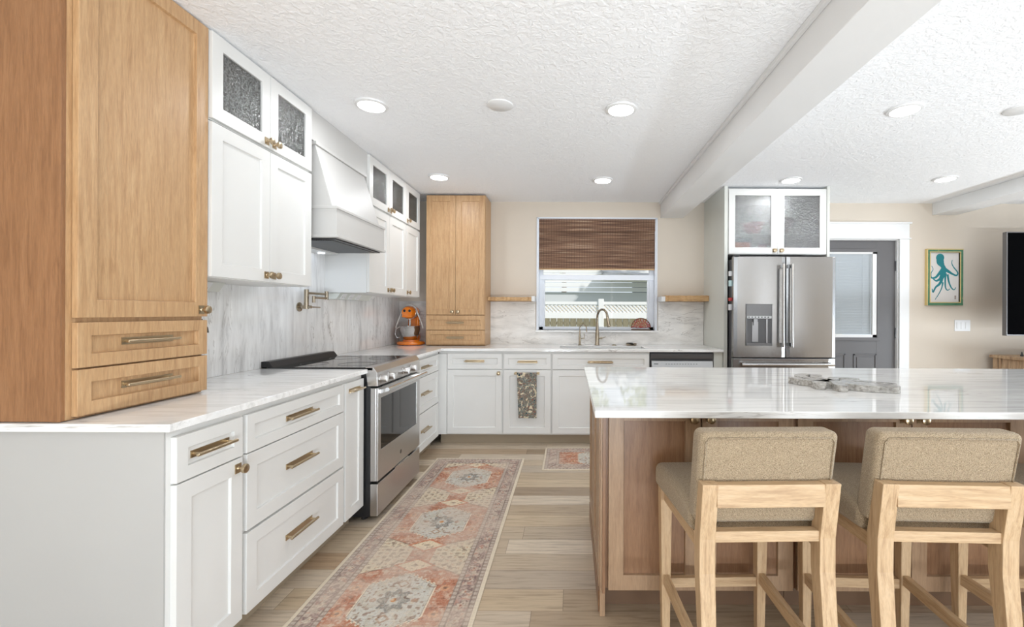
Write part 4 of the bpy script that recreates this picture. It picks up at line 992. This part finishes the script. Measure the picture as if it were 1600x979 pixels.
b = MB().tube([(ex_, ey_ - .03, ez_ + .29), (ex_, ey_ - .03, ez_ + .17)], .009, 10); b.box(ex_ - .012, ex_ + .012, ey_ - .04, ey_ - .02, ez_ + .12, ez_ + .18); b.build('beater_shaft', CHROME, mx, smooth=40)
b = MB().tube([(ex_ - .10, ey_ - .05, ez_ + .185), (ex_ - .135, ey_ - .06, ez_ + .165), (ex_ - .142, ey_ - .06, ez_ + .11), (ex_ - .125, ey_ - .055, ez_ + .075), (ex_ - .09, ey_ - .05, ez_ + .08)], .006, 8); b.build('bowl_handle', CHROME, mx, smooth=60)
CORD = paint('cord_white', srgb(222, 218, 212), .6)
b = MB().tube([(ex_ - .15, ey_ - .02, ez_ + .13), (ex_ - .145, ey_ - .03, ez_ + .19), (ex_ - .09, ey_ - .03, ez_ + .33), (ex_ - .05, ey_ - .03, ez_ + .405), (ex_, ey_ - .03, ez_ + .418), (ex_ + .05, ey_ - .03, ez_ + .39), (ex_ + .085, ey_ - .03, ez_ + .31), (ex_ + .12, ey_ - .02, ez_ + .21), (ex_ + .13, ey_ - .02, ez_ + .17)], .0065, 8)
tag(b.build('apron_strap', CORD, smooth=60), 'white strap draped over the orange stand mixer', 'strap')

# ------------------------------------------------------------------ octopus print, switch, tv, console
def backwall(u, z): return FB.P(u, 0, z)
r = thing('framed_print', 'teal octopus print in a green-painted wooden frame', 'picture', (4.04, YB - .02, 1.34))
a0, a1, c0, c1 = 3.846, 4.236, 1.352, 1.958
t = NT('green_frame'); nn = t.noise(t.coord(), 14, 4, .6); t.set(color=t.ramp(nn, [(.30, srgb(190, 170, 110)), (.36, srgb(84, 132, 100)), (.75, srgb(58, 112, 88))]), rough=.6); GREENF = t.m
w_ = .035; b = MB(); t2 = .03
b.box(a0, a1, 0, t2, c1 - w_, c1, FB); b.box(a0, a1, 0, t2, c0, c0 + w_, FB); b.box(a0, a0 + w_, 0, t2, c0 + w_, c1 - w_, FB); b.box(a1 - w_, a1, 0, t2, c0 + w_, c1 - w_, FB)
b.build('frame', GREENF, r, bevel=.003)
GOLD = paint('frame_edge_gold', srgb(214, 190, 130), .6)
b = MB(); e = .008
for (p, q, rr, s_) in ((a0 + w_ - e, a1 - w_ + e, c1 - w_, c1 - w_ + e), (a0 + w_ - e, a1 - w_ + e, c0 + w_ - e, c0 + w_), (a0 + w_ - e, a0 + w_, c0 + w_, c1 - w_), (a1 - w_, a1 - w_ + e, c0 + w_, c1 - w_), (a0 - .003, a0 + .006, c0, c1), (a0, a1, c1 - .006, c1 + .003)): b.box(p, q, .0, t2 + .003, rr, s_, FB)
b.build('frame_edge', GOLD, r)
MB().box(a0 + w_, a1 - w_, 0, .012, c0 + w_, c1 - w_, FB).build('paper', paint('print_paper', srgb(222, 218, 214), .6), r)
TEAL = paint('teal_ink', srgb(36, 128, 136), .6)
# drawing coordinates taken from the print: x right 0..1, y down 0..1
def pp(x, y, d=.0135): return FB.P(a0 + w_ + (a1 - a0 - 2 * w_) * x, d, c1 - w_ - (c1 - c0 - 2 * w_) * y)
def ink(b, pts, ws, base):
    P = [Vector((p[0], p[1] * 1.66)) for p in pts]; dense = []; m = len(P)
    for i in range(m - 1):
        for k in range(5):
            t = k / 5; p0 = P[max(i - 1, 0)]; p1 = P[i]; p2 = P[i + 1]; p3 = P[min(i + 2, m - 1)]
            dense.append((.5 * ((2 * p1) + (-p0 + p2) * t + (2 * p0 - 5 * p1 + 4 * p2 - p3) * t * t + (-p0 + 3 * p1 - 3 * p2 + p3) * t ** 3), ws[i] * (1 - t) + ws[i + 1] * t))
    dense.append((P[-1], ws[-1])); L_, R_ = [], []
    for i, (q, w) in enumerate(dense):
        t = (dense[min(i + 1, len(dense) - 1)][0] - dense[max(i - 1, 0)][0]).normalized(); nn = Vector((-t.y, t.x)); L_.append(q + nn * w); R_.append(q - nn * w)
    n = len(dense); vs = []
    for d in (.012, .0135 + base): vs += [pp(p.x, p.y / 1.66, d) for p in L_ + R_]
    fs = []
    for i in range(n - 1):
        fs.append((i, i + 1, n + i + 1, n + i)); fs.append((2 * n + i, 2 * n + i + 1, 3 * n + i + 1, 3 * n + i)); fs.append((i, i + 1, 2 * n + i + 1, 2 * n + i)); fs.append((n + i, n + i + 1, 3 * n + i + 1, 3 * n + i))
    b.add(vs, fs)
b = MB()
limbs = [([(.36, .14), (.38, .20), (.45, .27), (.50, .34), (.46, .44), (.42, .52), (.40, .60)], [.12, .125, .07, .075, .10, .06, .045]),
         ([(.50, .33), (.62, .37), (.78, .43), (.92, .46), (.96, .40), (.82, .29), (.76, .21), (.78, .15)], [.07, .05, .03, .026, .02, .016, .012, .008]),
         ([(.46, .34), (.34, .42), (.22, .50), (.08, .51), (.06, .42), (.13, .34), (.08, .27)], [.07, .045, .035, .022, .014, .01, .007]),
         ([(.42, .46), (.36, .53), (.24, .57), (.13, .53)], [.06, .04, .03, .012]),
         ([(.42, .56), (.34, .64), (.22, .70), (.13, .80), (.10, .73)], [.045, .04, .028, .022, .01]),
         ([(.46, .60), (.42, .72), (.32, .84), (.20, .95)], [.03, .016, .012, .008]),
         ([(.56, .42), (.54, .54), (.55, .70), (.62, .76), (.70, .73)], [.035, .026, .02, .016, .008]),
         ([(.62, .44), (.66, .58), (.74, .70), (.84, .75), (.90, .70)], [.035, .026, .02, .015, .008])]
for k, (p_, w) in enumerate(limbs): ink(b, p_, w, k * .0001)
hd_ = [(.365 + .135 * math.cos(a), .105 + .082 * math.sin(a)) for a in [math.pi * 2 * i / 28 for i in range(28)]]
b.prism(hd_, lambda x, y: pp(x, y, .012), lambda x, y: pp(x, y, .0148)); b.build('octopus_figure', TEAL, r)
b = MB()
for k in range(3): 
    q0, q1 = pp(.86, .87 + k * .025, .012), pp(.91, .885 + k * .025, .0135); b.box(q0.x, q1.x, q1.y, q0.y, q1.z, q0.z)
b.build('seal_mark', DARKTOE, r)

r = thing('light_switch', 'white three-gang rocker light switch beside the octopus print', 'switch', (4.25, YB, 1.13))
MB().box(4.165, 4.335, 0, .006, 1.075, 1.195, FB).build('plate', TRIMW, r, bevel=.002)
for k in range(3): MB().box(4.186 + k * .046, 4.222 + k * .046, .006, .010, 1.10, 1.17, FB).build('rocker', TRIMW, r, bevel=.001)

r = thing('television', 'black flat television cut off at the right edge', 'television', (5.0, 4.6, 1.05))
MB().box(4.19, 5.95, 4.34, 4.385, 1.052, 2.052).build('screen_frame', metal('tv_edge', srgb(120, 118, 118), .35), r, bevel=.004)
MB().box(4.203, 5.94, 4.335, 4.342, 1.064, 2.042).build('screen', TVG, r)
MB().box(4.8, 5.3, 4.385, 4.43, 1.3, 1.8).build('rear_housing', BLACK, r)
b = MB().beam((5.05, 4.42, 1.55), (5.2, 4.65, 1.55), .05, .08); b.beam((5.2, 4.65, 1.55), (5.05, 4.88, 1.55), .05, .08); b.box(4.95, 5.15, 4.87, 4.899, 1.35, 1.75); b.build('wall_mount', BLACK, r)

r = thing('media_console', 'rustic light wood console cabinet under the television', 'console', (5.1, 4.6, 0))
cx0, cx1, cy0, cy1, cz1 = 4.49, 5.95, 4.30, 4.80, .83
b = MB().box(cx0 - .02, cx1 + .02, cy0 - .02, cy1 + .02, cz1 - .03, cz1); b.build('top', RUSTIC, r, bevel=.004)
b = MB(); y = cy0 + .05; rnd = random.Random(4)
while y < cy1 - .06:
    w = min(.09, cy1 - .05 - y); b.box(cx0 + .008 + rnd.uniform(0, .006), cx0 + .03, y, y + w - .004, .08, cz1 - .03); y += w
b.build('side_panel', RUSTIC, r, bevel=.002)
for x, y in ((cx0, cy0), (cx0, cy1 - .05), (cx1 - .05, cy0), (cx1 - .05, cy1 - .05)): MB().box(x, x + .05, y, y + .05, 0, cz1 - .03).build('post', RUSTIC, r, bevel=.002)
MB().box(cx0 + .05, cx1 - .05, cy0 + .02, cy1 - .01, .1, cz1 - .03).build('body', RUSTIC, r)
for k in range(3): 
    d = MB().box(cx0 + .06 + k * .445, cx0 + .49 + k * .445, cy0 + .0, cy0 + .02, .12, cz1 - .05).build('door', RUSTIC, r, bevel=.003)
r = thing('glass_ornament', 'tiny dark ornament on the console top', 'ornament', (4.62, 4.55, cz1))
MB().lathe((4.62, 4.62, cz1), [(.012, 0), (.014, .012), (.008, .02), (.004, .045)], 12).build('figure', BLACK, r, smooth=50)

# ------------------------------------------------------------------ ceiling fittings
LED = emit('lamp_disc', (1, .98, .96, 1), 9)
def ceiling_light(x, y, label):
    r = thing('ceiling_light', label, 'light', (x, y, ZC), 'round recessed ceiling lights')
    MB().lathe((x, y, ZC - .012), [(.078, 0), (.090, .004), (.092, .0118)], 36).build('trim_ring', TRIMW, r, smooth=40)
    MB().lathe((x, y, ZC - .0135), [(.073, 0), (.073, .0012)], 36).build('diffuser', LED, r, smooth=30)
    l = light('lamp', 'AREA', (x, y, ZC - .02), (x, y, 0), LAMP_POWER, (.14, .14), (.93, .965, 1), parent=r); l.data.shape = 'DISK'
    return r
for x, y, lab in ((-1.157, 2.618, 'round ceiling light nearest the left wall cabinets'), (.293, 2.654, 'round ceiling light left of the big beam, nearer row'), (1.953, 2.646, 'round ceiling light above the island, right of the big beam'),
                  (-1.167, 4.0, 'small round ceiling light near the far corner cabinets'), (.289, 4.074, 'round ceiling light in front of the window'), (1.972, 4.047, 'round ceiling light just in front of the fridge cabinet'), (3.306, 3.99, 'round ceiling light near the exterior door')):
    ceiling_light(x, y, lab)
for x, y, lab in ((-.41, 2.61, 'unlit round white cover on the ceiling between two lights'), (2.62, 2.64, 'unlit round white ceiling cover at the right edge')):
    tag(MB().lathe((x, y, ZC - .010), [(.068, 0), (.074, .004), (.075, .0098)], 32).build('ceiling_cover', TRIMW, smooth=40), lab, 'cover')

# ------------------------------------------------------------------ rugs
def C(r, g, b): return np.array(srgb(r, g, b)[:3])
def rug(name, label, x0, x1, y0, y1, res, centres, group='patterned rugs'):
    nx = int((x1 - x0) / res); ny = int((y1 - y0) / res)
    X, Y = np.meshgrid(np.linspace(x0, x1, nx + 1), np.linspace(y0, y1, ny + 1)); rng = np.random.RandomState(7)
    cx = (x0 + x1) / 2; hw = (x1 - x0) / 2; u = X - cx; au = np.abs(u)
    ed = np.minimum(hw - au, np.minimum(Y - y0, y1 - Y))       # distance from edge
    def blot(s, seed):
        r = np.random.RandomState(seed); gx, gy = int((x1 - x0) / s) + 3, int((y1 - y0) / s) + 3; g = r.rand(gy, gx)
        fx = (X - x0) / s; fy = (Y - y0) / s; ix = fx.astype(int); iy = fy.astype(int); tx = fx - ix; ty = fy - iy; tx = tx * tx * (3 - 2 * tx); ty = ty * ty * (3 - 2 * ty)
        return (g[iy, ix] * (1 - tx) + g[iy, ix + 1] * tx) * (1 - ty) + (g[iy + 1, ix] * (1 - tx) + g[iy + 1, ix + 1] * tx) * ty
    n1, n2, n3, n4 = blot(.012, 1), blot(.035, 2), blot(.10, 3), blot(.02, 4)
    col = np.zeros(X.shape + (3,))
    def put(mask, c, a=1.0):
        m = (mask * a)[..., None] if mask.dtype != bool else (mask.astype(float) * a)[..., None]
        col[:] = col * (1 - m) + c * m
    cream, orange, pink, ivory, grey, brown = C(222, 208, 188), C(190, 130, 104), C(200, 168, 152), C(208, 205, 196), C(112, 112, 110), C(128, 104, 94)
    put(np.ones(X.shape, bool), orange)
    put(n2 > .55, C(206, 160, 136), .6); put(n4 > .68, cream, .35)
    for c0 in centres:
        v = Y - c0; av = np.abs(v)
        # cream fields in the corners between medallions
        period = .735
        vv = np.abs(((v + period / 2) % period) - period / 2)
        if c0 == centres[0]:
            ck = (vv > .31 - (au / .25) * .12) & (au > .06); put(ck, C(222, 208, 182)); 
            flo = np.sin(u * 95) * np.sin(v * 95) + n1 * .9; put(ck & (flo > .85), brown, .5); put(ck & (flo < -.35), C(196, 140, 108), .5)
            put((np.abs(vv - (.31 - au / .25 * .12)) < .005) & (au > .06), brown, .6)
            # small cream diamonds towards each end
            dsm = np.abs(vv - .27) / .052 + au / .085; put(dsm < 1.25, C(204, 126, 92)); put(dsm < 1, C(232, 214, 184)); put(dsm < .25, brown, .6)
        # main hexagon medallion
        step = .006 * np.sign(np.sin(au * 260))
        hexm = np.maximum(au / .148, (av + step + au * .62) / .20)
        put(hexm < 1.06, C(236, 220, 196)); put(hexm < 1.02, grey, .7); put(hexm < .99, ivory)
        put((hexm < .97) & (n4 > .6), C(196, 188, 170), .6); put((hexm < .97) & (n1 > .72), C(172, 140, 112), .5)
        th = np.arctan2(v, u * 1.15); rad = np.hypot(u * 1.15, v)
        star = rad / (.072 + .012 * np.cos(8 * th)); put(star < 1, grey, .75); put((star < .78) & (n1 > .45), C(176, 172, 162), .8)
        put(rad / (.034 + .006 * np.cos(8 * th)) < 1, ivory, .9); put(rad < .014, C(206, 148, 96))
        for sy in (-1, 1):
            d2 = np.abs(v - sy * .12) / .03 + au / .03; put(d2 < 1, C(168, 128, 96), .7); put(d2 < .6, ivory)
        for sx in (-1, 1):
            d2 = np.hypot(u - sx * .09, v); put(d2 < .014, C(176, 130, 104), .7)
            for sy in (-1, 1):
                d2 = np.hypot(u - sx * .20, v - sy * .09); put(d2 < .022, C(226, 170, 128), .6); put(d2 < .009, brown, .8)
    put((n1 > .78) & (ed > .13), C(120, 84, 72), .5); put((n1 < .2) & (ed > .13), cream, .5)
    # border bands
    bw = .135; B = ed < bw
    put(B, C(196, 178, 164)); s = np.where(hw - au < np.minimum(Y - y0, y1 - Y), Y, X)
    mid = (ed > .045) & (ed < .11); put(mid, C(188, 166, 154))
    ph = np.sin(s * 2 * np.pi / .094); ro = np.hypot(((s / .094) % 1 - .5) * .094, (ed - .078)); an = np.arctan2(ed - .078, ((s / .094) % 1 - .5) * .094)
    put(mid & (ro < .027 + .005 * np.cos(6 * an)), C(140, 116, 112), .55); put(mid & (ro < .017 + .005 * np.cos(6 * an)), cream, .75); put(mid & (ro < .006), C(176, 120, 100))
    put(mid & (np.abs(ed - .078 - .022 * ph) < .003), C(110, 90, 90), .5)
    put(mid & (n1 > .58), C(120, 98, 98), .5); put(mid & (n4 > .62), cream, .5); put(mid & (n1 < .22), C(196, 140, 120), .5)
    sm = ((ed > .022) & (ed < .042)) | ((ed > .113) & (ed < .13)); put(sm, C(196, 182, 168)); put(sm & (np.sin(s * 2 * np.pi / .028) > .3), C(136, 114, 108), .6)
    for e in (.021, .043, .111, .132): put(np.abs(ed - e) < .0022, C(112, 96, 92), .6)
    put(ed < .019, C(226, 212, 190))
    put((rng.rand(*X.shape) > .80) & (ed > .02), C(220, 204, 186), .30); put((rng.rand(*X.shape) > .86) & (ed > .02), C(120, 92, 82), .28)
    wear = np.clip((n3 - .3) * 1.4, 0, .6) * (ed > .02); put(wear, C(212, 194, 178), .85)
    line = (.93 + .10 * rng.rand(ny + 1, 1)) * (.95 + .08 * rng.rand(1, nx + 1)); col *= line[..., None]
    col = np.clip(col, 0, 1)
    me = bpy.data.meshes.new(name); Z = .006 + .0012 * n1 * (ed > .01)
    top = np.stack([X, Y, Z], -1).reshape(-1, 3); W1 = nx + 1
    ii = (np.arange(ny)[:, None] * W1 + np.arange(nx)[None, :]).reshape(-1); F_ = np.stack([ii, ii + 1, ii + W1 + 1, ii + W1], 1)
    loop = list(range(W1)) + [(j + 1) * W1 - 1 for j in range(1, ny + 1)] + [ny * W1 + i for i in range(nx - 1, -1, -1)] + [j * W1 for j in range(ny - 1, 0, -1)]
    N0 = len(top); low = top[loop].copy(); low[:, 2] = .0005; V = np.vstack([top, low]); L_ = len(loop)
    sd = [(loop[k], N0 + k, N0 + (k + 1) % L_, loop[(k + 1) % L_]) for k in range(L_)]
    F_ = np.vstack([F_, np.array(sd)]); nf = len(F_)
    me.vertices.add(len(V)); me.vertices.foreach_set('co', V.ravel()); me.loops.add(nf * 4); me.loops.foreach_set('vertex_index', F_.ravel().astype(np.int32))
    me.polygons.add(nf); me.polygons.foreach_set('loop_start', np.arange(nf, dtype=np.int32) * 4); me.update(calc_edges=True)
    cc = np.vstack([col.reshape(-1, 3), col.reshape(-1, 3)[loop]]); cc = np.hstack([cc, np.ones((len(cc), 1))])
    at = me.color_attributes.new('Col', 'FLOAT_COLOR', 'POINT'); at.data.foreach_set('color', cc.ravel().astype(np.float32))
    o = bpy.data.objects.new(name, me); COL.objects.link(o); me.materials.append(RUGM); tag(o, label, 'rug', group); return o
rug('runner_rug', 'long faded rust and cream medallion runner on the plank floor', -1.138, -.385, 1.36, 3.875, .0034, (1.96, 2.695, 3.43, 1.225 + .0))
rug('floor_mat', 'small faded pink and cream mat in front of the sink', -.222, .68, 3.595, 4.185, .005, (3.89,))
